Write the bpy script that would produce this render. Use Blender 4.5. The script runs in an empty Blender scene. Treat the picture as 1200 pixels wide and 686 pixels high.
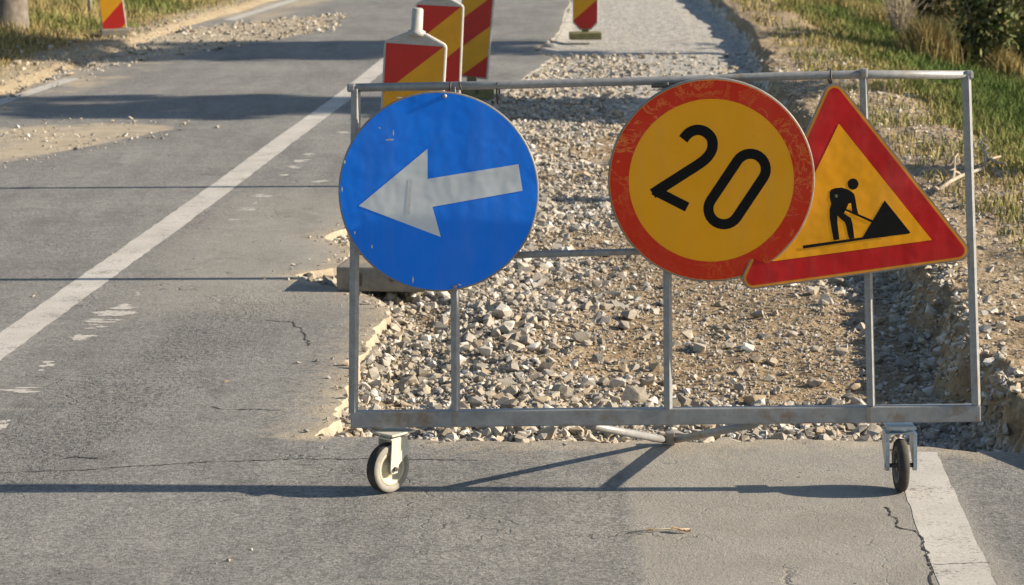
import bpy, bmesh, math, random
import numpy as np
from mathutils import Vector, Matrix, Euler

R = math.radians
random.seed(7)
rng = np.random.default_rng(11)
scene = bpy.context.scene
C = scene.collection

# ------------------------------------------------------------------ camera
FOC, W0, H0 = 3000.0, 1200.0, 686.0
CAM_H = 1.95
PITCH, ROLL = R(10.04), R(-0.6)
cam_d = bpy.data.cameras.new('camera')
cam_d.sensor_width = 36.0
cam_d.sensor_fit = 'HORIZONTAL'
cam_d.lens = FOC / W0 * 36.0
cam_d.clip_end = 3000
cam_d.dof.use_dof = True
cam_d.dof.focus_distance = 7.9
cam_d.dof.aperture_fstop = 10.0
cam = bpy.data.objects.new('camera', cam_d)
C.objects.link(cam)
ROT = Matrix.Rotation(R(90) - PITCH, 3, 'X') @ Matrix.Rotation(ROLL, 3, 'Z')
cam.matrix_world = Matrix.Translation((0, 0, CAM_H)) @ ROT.to_4x4()
scene.camera = cam

# ------------------------------------------------------------------ sky, sun, exposure
SUN_EL, SUN_AZ = R(24), R(-2.2)          # azimuth measured from +X, negative = towards the camera side
to_sun = Vector((math.cos(SUN_EL) * math.cos(SUN_AZ), math.cos(SUN_EL) * math.sin(SUN_AZ), math.sin(SUN_EL)))
world = bpy.data.worlds.new('World')
scene.world = world
world.use_nodes = True
wn = world.node_tree.nodes
sky = wn.new('ShaderNodeTexSky')
sky.sky_type = 'NISHITA'
sky.sun_disc = False
sky.sun_elevation = SUN_EL
sky.sun_rotation = math.atan2(to_sun.x, to_sun.y)
sky.air_density = 1.0
sky.dust_density = 0.6
world.node_tree.links.new(sky.outputs[0], wn['Background'].inputs[0])
wn['Background'].inputs[1].default_value = 0.075
sun_d = bpy.data.lights.new('sun', 'SUN')
sun_d.energy = 5.0
sun_d.angle = R(0.55)
sun_d.color = (1.0, 0.885, 0.72)
sun = bpy.data.objects.new('sun', sun_d)
C.objects.link(sun)
sun.rotation_euler = to_sun.to_track_quat('Z', 'Y').to_euler()
scene.view_settings.view_transform = 'Standard'
scene.view_settings.look = 'None'
scene.view_settings.exposure = 0.95
scene.view_settings.gamma = 1.0

# ------------------------------------------------------------------ helpers
def ray(px, py):
    d = Vector(((px - W0 / 2) / FOC, (H0 / 2 - py) / FOC, -1.0))
    return ROT @ d

def G(px, py, z=0.0):
    """point of the ground that the photograph shows at a pixel"""
    d = ray(px, py)
    t = (z - CAM_H) / d.z
    return Vector((d.x * t, d.y * t, z))

def hash2(ix, iy, seed):
    n = (ix.astype(np.int64) * 374761393 + iy.astype(np.int64) * 668265263 + seed * 974711) & 0x7fffffff
    n = ((n ^ (n >> 13)) * 1274126177) & 0x7fffffff
    n = n ^ (n >> 16)
    return (n & 0xffff) / 65535.0

def vnoise(x, y, seed=0):
    x = np.asarray(x, float); y = np.asarray(y, float)
    ix = np.floor(x); iy = np.floor(y)
    fx = x - ix; fy = y - iy
    fx = fx * fx * (3 - 2 * fx); fy = fy * fy * (3 - 2 * fy)
    a = hash2(ix, iy, seed); b = hash2(ix + 1, iy, seed)
    c = hash2(ix, iy + 1, seed); d = hash2(ix + 1, iy + 1, seed)
    return (a * (1 - fx) + b * fx) * (1 - fy) + (c * (1 - fx) + d * fx) * fy

def fbm(x, y, f=1.0, o=4, seed=0):
    s = 0.0; a = 0.5; t = 0.0
    for i in range(o):
        s = s + a * vnoise(np.asarray(x) * f, np.asarray(y) * f, seed + i * 17)
        t += a; a *= 0.55; f *= 2.03
    return s / t

def sstep(a, b, x):
    t = np.clip((np.asarray(x, float) - a) / (b - a), 0, 1)
    return t * t * (3 - 2 * t)

def tag(o, label=None, cat=None, group=None, kind=None):
    if label: o['label'] = label
    if cat: o['category'] = cat
    if group: o['group'] = group
    if kind: o['kind'] = kind
    return o

def empty(name, loc, label, cat, group=None):
    o = bpy.data.objects.new(name, None)
    o.empty_display_size = 0.1
    C.objects.link(o)
    o.location = loc
    return tag(o, label, cat, group)

def wloc(o):
    p = Vector((0, 0, 0))
    while o is not None:
        p = p + o.location
        o = o.parent
    return p

def link(name, me, mat, parent=None, smooth=None):
    """mesh given in world axes; origin put at the parent (translations only)"""
    o = bpy.data.objects.new(name, me)
    C.objects.link(o)
    if mat: me.materials.append(mat)
    if parent is not None:
        o.parent = parent
        me.transform(Matrix.Translation(-wloc(parent)))
    if smooth is not None:
        me.polygons.foreach_set('use_smooth', [bool(smooth)] * len(me.polygons))
    return o

def mesh_np(name, v, f, mat, parent=None, smooth=False, cols=None):
    v = np.asarray(v, np.float32); f = np.asarray(f, np.int32)
    me = bpy.data.meshes.new(name)
    k = f.shape[1]
    me.vertices.add(len(v)); me.vertices.foreach_set('co', v.ravel())
    me.loops.add(len(f) * k); me.loops.foreach_set('vertex_index', f.ravel())
    me.polygons.add(len(f))
    me.polygons.foreach_set('loop_start', np.arange(0, len(f) * k, k, dtype=np.int32))
    me.polygons.foreach_set('loop_total', np.full(len(f), k, np.int32))
    me.update(calc_edges=True)
    if cols is not None:
        a = me.attributes.new('col', 'FLOAT_COLOR', 'POINT')
        c = np.ones((len(v), 4), np.float32); c[:, :cols.shape[1]] = cols
        a.data.foreach_set('color', c.ravel())
    return link(name, me, mat, parent, smooth)

class MB:
    def __init__(s): s.bm = bmesh.new()
    def box(s, c, size, rot=None, bevel=0.0):
        r = bmesh.ops.create_cube(s.bm, size=1.0)
        M = Matrix.Translation(c) @ (rot.to_4x4() if rot is not None else Matrix.Identity(4)) @ Matrix.Diagonal((*size, 1))
        bmesh.ops.transform(s.bm, matrix=M, verts=r['verts'])
        if bevel:
            es = list({e for v in r['verts'] for e in v.link_edges})
            bmesh.ops.bevel(s.bm, geom=es, offset=bevel, segments=2, affect='EDGES', profile=0.6)
        return s
    def tube(s, pts, r, seg=12, cap=True):
        pts = [Vector(p) for p in pts]
        rs = r if isinstance(r, (list, tuple)) else [r] * len(pts)
        rings = []
        up = None
        for i, p in enumerate(pts):
            a = pts[max(0, i - 1)]; b = pts[min(len(pts) - 1, i + 1)]
            t = (b - a).normalized()
            if up is None:
                up = t.orthogonal().normalized()
            up = (up - t * up.dot(t)).normalized()
            q = t.cross(up)
            rings.append([s.bm.verts.new(p + (up * math.cos(2 * math.pi * k / seg) + q * math.sin(2 * math.pi * k / seg)) * rs[i]) for k in range(seg)])
        for i in range(len(rings) - 1):
            for k in range(seg):
                f = s.bm.faces.new((rings[i][k], rings[i][(k + 1) % seg], rings[i + 1][(k + 1) % seg], rings[i + 1][k]))
                f.smooth = True
        if cap:
            s.bm.faces.new(rings[0][::-1]); s.bm.faces.new(rings[-1])
        return s
    def prism(s, poly, depth):
        """poly: list of 3-D points (one plane), depth: extrusion vector"""
        a = [s.bm.verts.new(Vector(p)) for p in poly]
        b = [s.bm.verts.new(Vector(p) + depth) for p in poly]
        n = len(a)
        s.bm.faces.new(a); s.bm.faces.new(b[::-1])
        for i in range(n):
            s.bm.faces.new((a[i], b[i], b[(i + 1) % n], a[(i + 1) % n]))
        return s
    def lathe(s, prof, c, axis, seg=40, smooth=True):
        """prof: list of (radius, height along axis); closed ends if radius 0"""
        axis = Vector(axis).normalized(); c = Vector(c)
        u = axis.orthogonal().normalized(); w = axis.cross(u)
        rings = []
        for r, h in prof:
            if r < 1e-6:
                rings.append([s.bm.verts.new(c + axis * h)])
            else:
                rings.append([s.bm.verts.new(c + axis * h + (u * math.cos(2 * math.pi * k / seg) + w * math.sin(2 * math.pi * k / seg)) * r) for k in range(seg)])
        for a, b in zip(rings, rings[1:]):
            for k in range(seg):
                k2 = (k + 1) % seg
                if len(a) == 1 and len(b) == 1: continue
                if len(a) == 1: f = s.bm.faces.new((a[0], b[k], b[k2]))
                elif len(b) == 1: f = s.bm.faces.new((a[k], b[0], a[k2]))
                else: f = s.bm.faces.new((a[k], b[k], b[k2], a[k2]))
                f.smooth = smooth
        return s
    def build(s, name, mat, parent=None):
        bmesh.ops.recalc_face_normals(s.bm, faces=s.bm.faces)
        me = bpy.data.meshes.new(name)
        s.bm.to_mesh(me); s.bm.free()
        return link(name, me, mat, parent)

# ------------------------------------------------------------------ materials
class Mat:
    def __init__(s, name, rough=0.7, metal=0.0, spec=0.4):
        s.m = bpy.data.materials.new(name); s.m.use_nodes = True
        s.n = s.m.node_tree.nodes; s.l = s.m.node_tree.links
        s.b = s.n['Principled BSDF']
        s.b.inputs['Roughness'].default_value = rough
        s.b.inputs['Metallic'].default_value = metal
        s.b.inputs['Specular IOR Level'].default_value = spec
        s._tc = None
    def co(s, which='Object'):
        if s._tc is None: s._tc = s.n.new('ShaderNodeTexCoord')
        return s._tc.outputs[which]
    def pos(s):
        return s.n.new('ShaderNodeNewGeometry').outputs['Position']
    def mapping(s, vec, scale=(1, 1, 1), rot=(0, 0, 0)):
        k = s.n.new('ShaderNodeMapping')
        k.inputs['Scale'].default_value = scale; k.inputs['Rotation'].default_value = rot
        s.l.new(vec, k.inputs['Vector']); return k.outputs[0]
    def noise(s, vec, scale, detail=4, rough=0.6, dist=0.0):
        k = s.n.new('ShaderNodeTexNoise')
        k.inputs['Scale'].default_value = scale; k.inputs['Detail'].default_value = detail
        k.inputs['Roughness'].default_value = rough; k.inputs['Distortion'].default_value = dist
        s.l.new(vec, k.inputs['Vector']); return k.outputs['Fac']
    def voro(s, vec, scale, feature='F1', out='Distance', rand=1.0):
        k = s.n.new('ShaderNodeTexVoronoi'); k.feature = feature
        k.inputs['Scale'].default_value = scale; k.inputs['Randomness'].default_value = rand
        s.l.new(vec, k.inputs['Vector']); return k.outputs[out]
    def ramp(s, fac, stops, interp='LINEAR'):
        k = s.n.new('ShaderNodeValToRGB'); k.color_ramp.interpolation = interp
        e = k.color_ramp.elements
        while len(e) < len(stops): e.new(0.5)
        for el, (p, c) in zip(e, stops):
            el.position = p
            el.color = (*c, 1) if isinstance(c, (tuple, list)) else (c, c, c, 1)
        s.l.new(fac, k.inputs[0]); return k.outputs[0]
    def mix(s, fac, a, b, mode='MIX'):
        k = s.n.new('ShaderNodeMix'); k.data_type = 'RGBA'; k.blend_type = mode
        for i, val in ((0, fac), (6, a), (7, b)):
            sock = k.inputs[i]
            if hasattr(val, 'is_linked'): s.l.new(val, sock)
            elif i == 0: sock.default_value = val
            elif isinstance(val, (tuple, list)): sock.default_value = (*val, 1)
            else: sock.default_value = (val, val, val, 1)
        return k.outputs[2]
    def math(s, op, a, b=None, clamp=False):
        k = s.n.new('ShaderNodeMath'); k.operation = op; k.use_clamp = clamp
        for i, val in enumerate((a, b)):
            if val is None: continue
            if hasattr(val, 'is_linked'): s.l.new(val, k.inputs[i])
            else: k.inputs[i].default_value = val
        return k.outputs[0]
    def attr(s, name='col'):
        k = s.n.new('ShaderNodeAttribute'); k.attribute_name = name
        return k.outputs['Color']
    def sep(s, col):
        k = s.n.new('ShaderNodeSeparateColor'); s.l.new(col, k.inputs[0]); return k.outputs
    def xyz(s, vec):
        k = s.n.new('ShaderNodeSeparateXYZ'); s.l.new(vec, k.inputs[0]); return k.outputs
    def objrand(s):
        return s.n.new('ShaderNodeObjectInfo').outputs['Random']
    def color(s, c):
        if hasattr(c, 'is_linked'): s.l.new(c, s.b.inputs['Base Color'])
        else: s.b.inputs['Base Color'].default_value = (*c, 1)
        return s
    def rough(s, r):
        s.l.new(r, s.b.inputs['Roughness']); return s
    def bump(s, h, strength=0.5, dist=0.01):
        k = s.n.new('ShaderNodeBump')
        k.inputs['Strength'].default_value = strength; k.inputs['Distance'].default_value = dist
        s.l.new(h, k.inputs['Height']); s.l.new(k.outputs[0], s.b.inputs['Normal']); return s

M = {}
def asphalt():
    a = Mat('worn_asphalt', 0.82, spec=0.3)
    p = a.pos()
    m = a.sep(a.attr())                     # R dust, G coarse dark, B smooth pale patch
    big = a.noise(p, 1.1, 5, 0.65)
    streak = a.noise(a.mapping(p, (2.2, 0.35, 1)), 2.0, 4, 0.6)
    mid = a.noise(p, 9, 5, 0.7)
    fine = a.noise(p, 70, 4, 0.75)
    agg = a.voro(p, 110, 'F1', 'Color')
    base = a.ramp(big, [(0.28, (0.145, 0.138, 0.126)), (0.72, (0.25, 0.238, 0.214))])
    base = a.mix(0.35, base, a.ramp(streak, [(0.3, (0.115, 0.110, 0.102)), (0.7, (0.275, 0.26, 0.233))]))
    base = a.mix(0.55, base, a.ramp(mid, [(0.25, 0.36), (0.75, 0.64)]), 'OVERLAY')
    base = a.mix(0.5, base, a.ramp(fine, [(0.3, 0.28), (0.7, 0.72)]), 'OVERLAY')
    k = a.n.new('ShaderNodeSeparateColor'); a.l.new(agg, k.inputs[0])
    base = a.mix(0.4, base, k.outputs[0], 'SOFT_LIGHT')
    # coarse worn aggregate with dark pits
    pit = a.ramp(a.noise(p, 38, 3, 0.8), [(0.40, 0.0), (0.55, 1.0)])
    cf = a.math('MULTIPLY', m[1], a.ramp(a.noise(p, 5, 4, 0.7), [(0.3, 0.25), (0.65, 1.0)]))
    base = a.mix(a.math('MULTIPLY', cf, 0.85), base, a.mix(pit, (0.045, 0.043, 0.041), (0.19, 0.183, 0.172)))
    # smooth repair patch
    patch = a.mix(0.5, a.ramp(a.noise(p, 3, 4, 0.6), [(0.3, (0.255, 0.232, 0.192)), (0.7, (0.33, 0.305, 0.26))]), a.ramp(fine, [(0.3, 0.36), (0.7, 0.62)]), 'OVERLAY')
    base = a.mix(a.math('MULTIPLY', m[2], 0.85), base, patch)
    # fine branching cracks, only in some areas
    wv = a.n.new('ShaderNodeVectorMath'); wv.operation = 'ADD'
    nz = a.n.new('ShaderNodeTexNoise'); nz.inputs['Scale'].default_value = 4.0; nz.inputs['Detail'].default_value = 5
    a.l.new(p, nz.inputs['Vector'])
    sc = a.n.new('ShaderNodeVectorMath'); sc.operation = 'SCALE'; sc.inputs['Scale'].default_value = 0.5
    a.l.new(nz.outputs['Color'], sc.inputs[0]); a.l.new(p, wv.inputs[0]); a.l.new(sc.outputs[0], wv.inputs[1])
    ck = a.ramp(a.voro(wv.outputs[0], 2.1, 'DISTANCE_TO_EDGE'), [(0.004, 1.0), (0.014, 0.0)])
    ck = a.math('MULTIPLY', ck, a.ramp(a.noise(p, 0.9, 3, 0.6), [(0.50, 0.0), (0.60, 1.0)]))
    ck = a.math('MULTIPLY', ck, a.ramp(a.noise(p, 8, 3, 0.7), [(0.42, 0.0), (0.60, 0.6)]))
    base = a.mix(ck, base, (0.045, 0.042, 0.04))
    # tar stains and scuffs
    st = a.ramp(a.noise(a.mapping(p, (1.0, 0.45, 1)), 3.3, 6, 0.75, 0.6), [(0.56, 0.0), (0.70, 0.45)])
    base = a.mix(st, base, (0.075, 0.073, 0.07))
    sf = a.ramp(a.noise(a.mapping(p, (0.35, 3.0, 1)), 4.0, 5, 0.7, 0.3), [(0.58, 0.0), (0.74, 0.4)])
    base = a.mix(sf, base, (0.33, 0.31, 0.275))
    # dark specks / dropped grit
    sp = a.ramp(a.voro(p, 16), [(0.06, 1.0), (0.11, 0.0)])
    sp = a.math('MULTIPLY', sp, a.ramp(a.noise(p, 2.5, 4), [(0.42, 0.0), (0.6, 0.85)]))
    base = a.mix(sp, base, (0.04, 0.037, 0.034))
    # sand dust
    d = a.math('ADD', m[0], a.math('MULTIPLY', a.math('SUBTRACT', a.noise(p, 14, 5, 0.75), 0.5), 0.9))
    d = a.ramp(d, [(0.28, 0.0), (0.8, 1.0)])
    d = a.math('MULTIPLY', d, a.ramp(m[0], [(0.0, 0.0), (0.12, 1.0)]))
    sand = a.mix(0.5, a.ramp(a.noise(p, 6, 4), [(0.3, (0.34, 0.275, 0.19)), (0.7, (0.45, 0.375, 0.27))]), a.ramp(fine, [(0.3, 0.35), (0.7, 0.65)]), 'OVERLAY')
    base = a.mix(d, base, sand)
    a.color(base)
    h = a.math('ADD', a.math('MULTIPLY', fine, 0.5), a.math('MULTIPLY', a.noise(p, 160, 2), 0.4))
    h = a.math('ADD', h, a.math('MULTIPLY', a.math('MULTIPLY', cf, pit), 0.8))
    h = a.math('ADD', h, a.math('MULTIPLY', mid, 0.9))
    a.bump(a.math('SUBTRACT', h, ck), 0.7, 0.008)
    return a.m
M['asphalt'] = asphalt()

def ground_mat():
    a = Mat('soil_and_gravel', 0.95, spec=0.15)
    p = a.pos()
    m = a.sep(a.attr())                     # R grey gravel, G grass floor, B pale sand
    n1 = a.noise(p, 2.2, 6, 0.7); n2 = a.noise(p, 17, 5, 0.7); n3 = a.noise(p, 80, 4, 0.75)
    soil = a.ramp(n1, [(0.28, (0.19, 0.13, 0.075)), (0.5, (0.29, 0.21, 0.125)), (0.72, (0.37, 0.285, 0.18))])
    soil = a.mix(0.7, soil, a.ramp(n2, [(0.3, 0.3), (0.7, 0.7)]), 'OVERLAY')
    soil = a.mix(0.5, soil, a.ramp(n3, [(0.3, 0.3), (0.7, 0.7)]), 'OVERLAY')
    v = a.sep(a.voro(p, 42, 'F1', 'Color'))
    grav = a.ramp(v[0], [(0.0, (0.22, 0.205, 0.18)), (0.4, (0.37, 0.345, 0.30)), (0.75, (0.45, 0.42, 0.365)), (1.0, (0.6, 0.57, 0.51))])
    grav = a.mix(0.5, grav, a.ramp(n2, [(0.3, 0.33), (0.7, 0.67)]), 'OVERLAY')
    sand = a.mix(0.5, a.ramp(n1, [(0.3, (0.30, 0.235, 0.15)), (0.7, (0.41, 0.33, 0.22))]), a.ramp(n2, [(0.3, 0.3), (0.7, 0.7)]), 'OVERLAY')
    gr = a.ramp(a.noise(p, 5, 5, 0.7), [(0.3, (0.06, 0.075, 0.022)), (0.5, (0.15, 0.125, 0.055)), (0.7, (0.24, 0.185, 0.09))])
    def thr(f, amt=0.7):
        d = a.math('ADD', f, a.math('MULTIPLY', a.math('SUBTRACT', n2, 0.5), amt))
        return a.ramp(d, [(0.35, 0.0), (0.65, 1.0)])
    c = a.mix(thr(m[0]), soil, grav)
    c = a.mix(thr(m[2]), c, sand)
    c = a.mix(thr(m[1]), c, gr)
    a.color(c)
    h = a.math('ADD', a.math('MULTIPLY', n2, 1.2), a.math('MULTIPLY', n3, 0.6))
    h = a.math('ADD', h, a.math('MULTIPLY', a.math('SUBTRACT', 0.5, a.voro(p, 42)), 0.7))
    a.bump(h, 0.8, 0.012)
    return a.m
M['ground'] = ground_mat()

def stone_mat(name, use_obj):
    a = Mat(name, 0.88, spec=0.25)
    p = a.pos()
    c = a.objrand() if use_obj else a.sep(a.attr())[0]
    base = a.ramp(c, [(0.0, (0.12, 0.115, 0.108)), (0.22, (0.23, 0.222, 0.208)), (0.5, (0.36, 0.345, 0.315)), (0.70, (0.43, 0.39, 0.33)), (0.82, (0.33, 0.25, 0.165)), (0.90, (0.5, 0.47, 0.42)), (1.0, (0.68, 0.66, 0.62))])
    base = a.mix(0.55, base, a.ramp(a.noise(p, 45, 5, 0.7), [(0.3, 0.3), (0.7, 0.7)]), 'OVERLAY')
    dust = a.ramp(a.noise(p, 6, 5, 0.75), [(0.38, 0.15), (0.66, 0.72)])
    base = a.mix(dust, base, (0.37, 0.295, 0.195))
    a.color(base)
    a.bump(a.noise(p, 90, 4, 0.7), 0.5, 0.004)
    return a.m
M['stone'] = stone_mat('limestone_gravel', False)
M['rock'] = stone_mat('limestone_rock', True)

def paint_mat():
    a = Mat('worn_road_paint', 0.75, spec=0.3)
    p = a.pos()
    w = a.math('ADD', a.math('MULTIPLY', a.noise(p, 60, 4, 0.8), 0.6), a.math('MULTIPLY', a.noise(a.mapping(p, (1, 1, 1)), 5, 4, 0.7), 0.4))
    white = a.ramp(a.noise(p, 3, 5, 0.7), [(0.25, (0.40, 0.37, 0.325)), (0.75, (0.56, 0.525, 0.47))])
    white = a.mix(0.5, white, a.ramp(a.noise(p, 110, 3, 0.7), [(0.3, 0.35), (0.7, 0.6)]), 'OVERLAY')
    a.color(a.mix(a.ramp(w, [(0.38, 1.0), (0.47, 0.0)]), white, (0.17, 0.155, 0.135)))
    a.bump(a.noise(p, 90, 4, 0.8), 0.4, 0.004)
    return a.m
M['paint'] = paint_mat()

def simple(name, col, rough=0.7, metal=0.0, spec=0.4, var=0.25, scale=30, bump=0.0, col2=None, lo=0.45, hi=0.7):
    a = Mat(name, rough, metal, spec)
    p = a.co()
    n = a.noise(p, scale, 5, 0.7)
    c = a.mix(a.ramp(n, [(0.3, 1.0), (0.7, 0.0)]), col, tuple(x * (1 - var) for x in col))
    if col2 is not None:
        c = a.mix(a.ramp(a.noise(p, scale * 0.35, 6, 0.75), [(lo, 0.0), (hi, 1.0)]), c, col2)
    a.color(c)
    if bump: a.bump(n, bump, 0.004)
    return a.m
M['crack'] = simple('bitumen_crack', (0.04, 0.037, 0.034), 0.85)
M['galv'] = simple('galvanised_tube', (0.33, 0.325, 0.315), 0.45, 0.15, 0.5, 0.35, 45, 0.15, (0.24, 0.17, 0.11), 0.56, 0.72)
M['bar'] = simple('grey_painted_bar', (0.33, 0.325, 0.315), 0.5, 0.2, 0.5, 0.35, 22, 0.15, (0.22, 0.15, 0.095), 0.52, 0.66)
M['wire'] = simple('dark_tie_wire', (0.09, 0.08, 0.075), 0.6, 0.5)
M['cream'] = simple('cream_pressed_steel', (0.58, 0.55, 0.45), 0.45, 0.0, 0.5, 0.2, 25, 0.05, (0.42, 0.34, 0.22), 0.6, 0.8)
M['zinc'] = simple('blue_zinc_steel', (0.40, 0.47, 0.54), 0.35, 0.75, 0.5, 0.4, 30, 0.1)
M['tyre_grey'] = simple('dusty_grey_rubber', (0.32, 0.295, 0.25), 0.85, 0, 0.3, 0.3, 40, 0.1)
M['tyre_black'] = simple('dusty_black_rubber', (0.05, 0.044, 0.038), 0.8, 0, 0.3, 0.4, 30, 0.1, (0.12, 0.10, 0.075), 0.5, 0.8)
M['rim'] = simple('cream_plastic_rim', (0.50, 0.45, 0.34), 0.5, 0, 0.4, 0.2, 30)
M['bolt'] = simple('dark_bolt', (0.11, 0.10, 0.09), 0.5, 0.6)
M['back'] = simple('grey_sign_back', (0.30, 0.30, 0.295), 0.5, 0.5)
M['edge'] = simple('dull_sign_rim', (0.30, 0.27, 0.235), 0.5, 0.3, 0.4, 0.4, 30)

def sign_mat(name, col, wear=None, wear_col=(0.6, 0.3, 0.1), rough=0.45, dark=0.12):
    a = Mat(name, rough, 0, 0.25)
    p = a.co()
    c = a.mix(a.ramp(a.noise(p, 4.5, 4, 0.6), [(0.3, 1.0), (0.7, 0.0)]), col, tuple(x * (1 - dark) for x in col))
    # grime spots
    g = a.ramp(a.noise(p, 26, 6, 0.8), [(0.62, 0.0), (0.8, 0.35)])
    c = a.mix(g, c, tuple(x * 0.45 for x in col))
    if wear:
        rdg = a.math('ABSOLUTE', a.math('SUBTRACT', a.noise(p, 11, 5, 0.7, 1.2), 0.5))
        v = a.math('MULTIPLY', a.ramp(rdg, [(0.006, 1.0), (0.028, 0.0)]), a.ramp(a.noise(p, 3.2, 3), [(0.40, 0.08), (0.60, 0.8)]))
        c = a.mix(v, c, wear_col)
    # dust film and rain streaks
    du = a.ramp(a.noise(a.mapping(p, (9, 9, 0.9)), 2.0, 6, 0.75), [(0.48, 0.0), (0.75, 0.08)])
    c = a.mix(du, c, (0.34, 0.29, 0.22))
    du = a.ramp(a.noise(p, 2.3, 5, 0.7), [(0.45, 0.0), (0.7, 0.06)])
    c = a.mix(du, c, (0.42, 0.38, 0.32))
    fs = a.ramp(a.voro(p, 34), [(0.05, 0.7), (0.09, 0.0)])
    c = a.mix(a.math('MULTIPLY', fs, a.ramp(a.noise(p, 6, 2), [(0.55, 0.0), (0.65, 0.8)])), c, tuple(x * 0.35 for x in col))
    a.color(c)
    a.bump(a.noise(p, 5, 3, 0.5), 0.4, 0.02)
    a.rough(a.ramp(a.noise(p, 12, 4), [(0.3, rough - 0.08), (0.7, rough + 0.15)]))
    return a.m
M['blue'] = sign_mat('blue_sign_film', (0.003, 0.205, 0.88), None)
M['white_film'] = sign_mat('silver_white_film', (0.66, 0.68, 0.68))
M['yellow20'] = sign_mat('yellow_sign_film', (0.98, 0.41, 0.003))
M['red20'] = sign_mat('scratched_orange_red_film', (0.70, 0.030, 0.005), 0.51, (0.80, 0.26, 0.05))
M['yellowT'] = sign_mat('yellow_warning_film', (0.96, 0.39, 0.003))
M['redT'] = sign_mat('crimson_warning_film', (0.52, 0.007, 0.007))
M['edgeT'] = sign_mat('amber_edge_film', (0.72, 0.27, 0.02))
M['black'] = simple('black_sign_film', (0.010, 0.0095, 0.009), 0.6, 0, 0.12, 0.3, 30, 0, (0.10, 0.08, 0.05), 0.68, 0.78)
M['scratch'] = simple('bare_scratch', (0.62, 0.60, 0.56), 0.5)

def stripe_mat(phase):
    a = Mat('red_yellow_stripes', 0.4, 0, 0.45)
    p = a.co()
    x = a.xyz(p)
    s = a.math('SUBTRACT', x[2], a.math('MULTIPLY', x[0], 0.87))
    s = a.math('DIVIDE', a.math('SUBTRACT', s, phase), 0.46)
    s = a.math('FRACT', s)
    f = a.ramp(s, [(0.0, 0.0), (0.5, 1.0)], 'CONSTANT')
    red = a.mix(a.ramp(a.noise(p, 14, 4), [(0.35, 0.0), (0.7, 0.5)]), (0.52, 0.018, 0.010), (0.36, 0.02, 0.012))
    yel = a.mix(a.ramp(a.noise(p, 14, 4), [(0.35, 0.0), (0.7, 0.5)]), (0.72, 0.33, 0.006), (0.55, 0.25, 0.012))
    a.color(a.mix(f, red, yel))
    return a.m
M['white_plastic'] = simple('weathered_white_plastic', (0.46, 0.435, 0.39), 0.55, 0, 0.4, 0.25, 20, 0.05, (0.36, 0.32, 0.26), 0.6, 0.8)
M['concrete'] = simple('grey_rubber_base', (0.24, 0.22, 0.19), 0.9, 0, 0.2, 0.3, 25, 0.3, (0.40, 0.31, 0.19), 0.5, 0.75)
M['olive'] = simple('dusty_olive_rubber', (0.22, 0.20, 0.10), 0.9, 0, 0.2, 0.4, 30, 0.3)
def attr_mat(name, rough=0.8, trans=0.0):
    a = Mat(name, rough, 0, 0.2)
    a.color(a.attr())
    return a.m
M['blade'] = attr_mat('grass_blades')
M['leaf'] = attr_mat('leaves', 0.7)
M['bark'] = simple('grey_bark', (0.24, 0.205, 0.165), 0.95, 0, 0.1, 0.55, 14, 0.8)
M['dead'] = simple('bleached_dead_wood', (0.46, 0.38, 0.29), 0.9, 0, 0.1, 0.4, 30, 0.3)
M['dry_leaf'] = simple('dry_orange_leaf', (0.42, 0.28, 0.14), 0.8, 0, 0.2, 0.3, 50)

# ------------------------------------------------------------------ edges of the place (road metres)
def edge_fn(pix, by='y'):
    pts = [G(x, y) for x, y in pix]
    pts.sort(key=lambda q: q.y if by == 'y' else q.x)
    xs = np.array([q.x for q in pts]); ys = np.array([q.y for q in pts])
    if by == 'y': return lambda Y: np.interp(Y, ys, xs)
    return lambda X: np.interp(X, xs, ys)

_eL = edge_fn([(372, 512), (394, 492), (409, 455), (421, 420), (441, 385), (458, 362), (438, 348), (360, 329), (350, 322), (405, 312), (412, 292),
               (382, 280), (385, 274), (414, 266), (442, 232), (482, 192), (540, 140), (590, 108), (625, 84), (647, 68), (624, 57), (652, 42), (662, 15), (668, 0), (700, -60)])
def edge_left(Y):
    Y = np.asarray(Y, float)
    return _eL(Y) + 0.035 * (vnoise(Y * 9, Y * 0, 3) - 0.5) + 0.022 * (vnoise(Y * 31, Y * 0, 5) - 0.5)
_eR = edge_fn([(1192, 512), (1160, 470), (1122, 430), (1116, 400), (1108, 370), (1083, 330), (1040, 270), (1005, 220), (978, 185), (945, 150), (908, 118), (893, 75),
               (872, 42), (848, 16), (828, 0), (770, -60)])
def edge_right(Y):
    Y = np.asarray(Y, float)
    return _eR(Y) + 0.07 * (vnoise(Y * 5, Y * 0, 8) - 0.5) + 0.05 * (vnoise(Y * 17, Y * 0, 9) - 0.5)
_eN = edge_fn([(330, 512), (372, 511), (450, 513), (520, 516), (640, 517), (760, 519), (900, 516), (1000, 515), (1080, 522), (1120, 527), (1200, 530), (1400, 540)], 'x')
def edge_near(X):
    X = np.asarray(X, float)
    return _eN(X) + 0.05 * (vnoise(X * 7, X * 0, 12) - 0.5) + 0.04 * (vnoise(X * 23, X * 0, 14) - 0.5)
edge_lane = edge_fn([(-60, 141), (0, 120), (85, 92), (180, 56), (270, 21), (345, 0), (560, -60)])        # left edge line of the carriageway
edge_grass = edge_fn([(1320, 345), (1200, 262), (1110, 190), (1030, 130), (985, 92), (935, 45), (880, 0), (800, -60)])  # where the right verge begins
def edge_grass_w(Y):
    return edge_grass(Y) + 0.25 * (vnoise(np.asarray(Y) * 1.7, np.asarray(Y) * 0, 21) - 0.5)
edge_verge = edge_fn([(-80, 110), (0, 90), (60, 66), (130, 50), (210, 22), (300, -2), (470, -60)])          # left grass

Y_SPLIT = float(G(372, 511).y)
X_SPLIT = float(G(372, 511).x)

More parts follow.
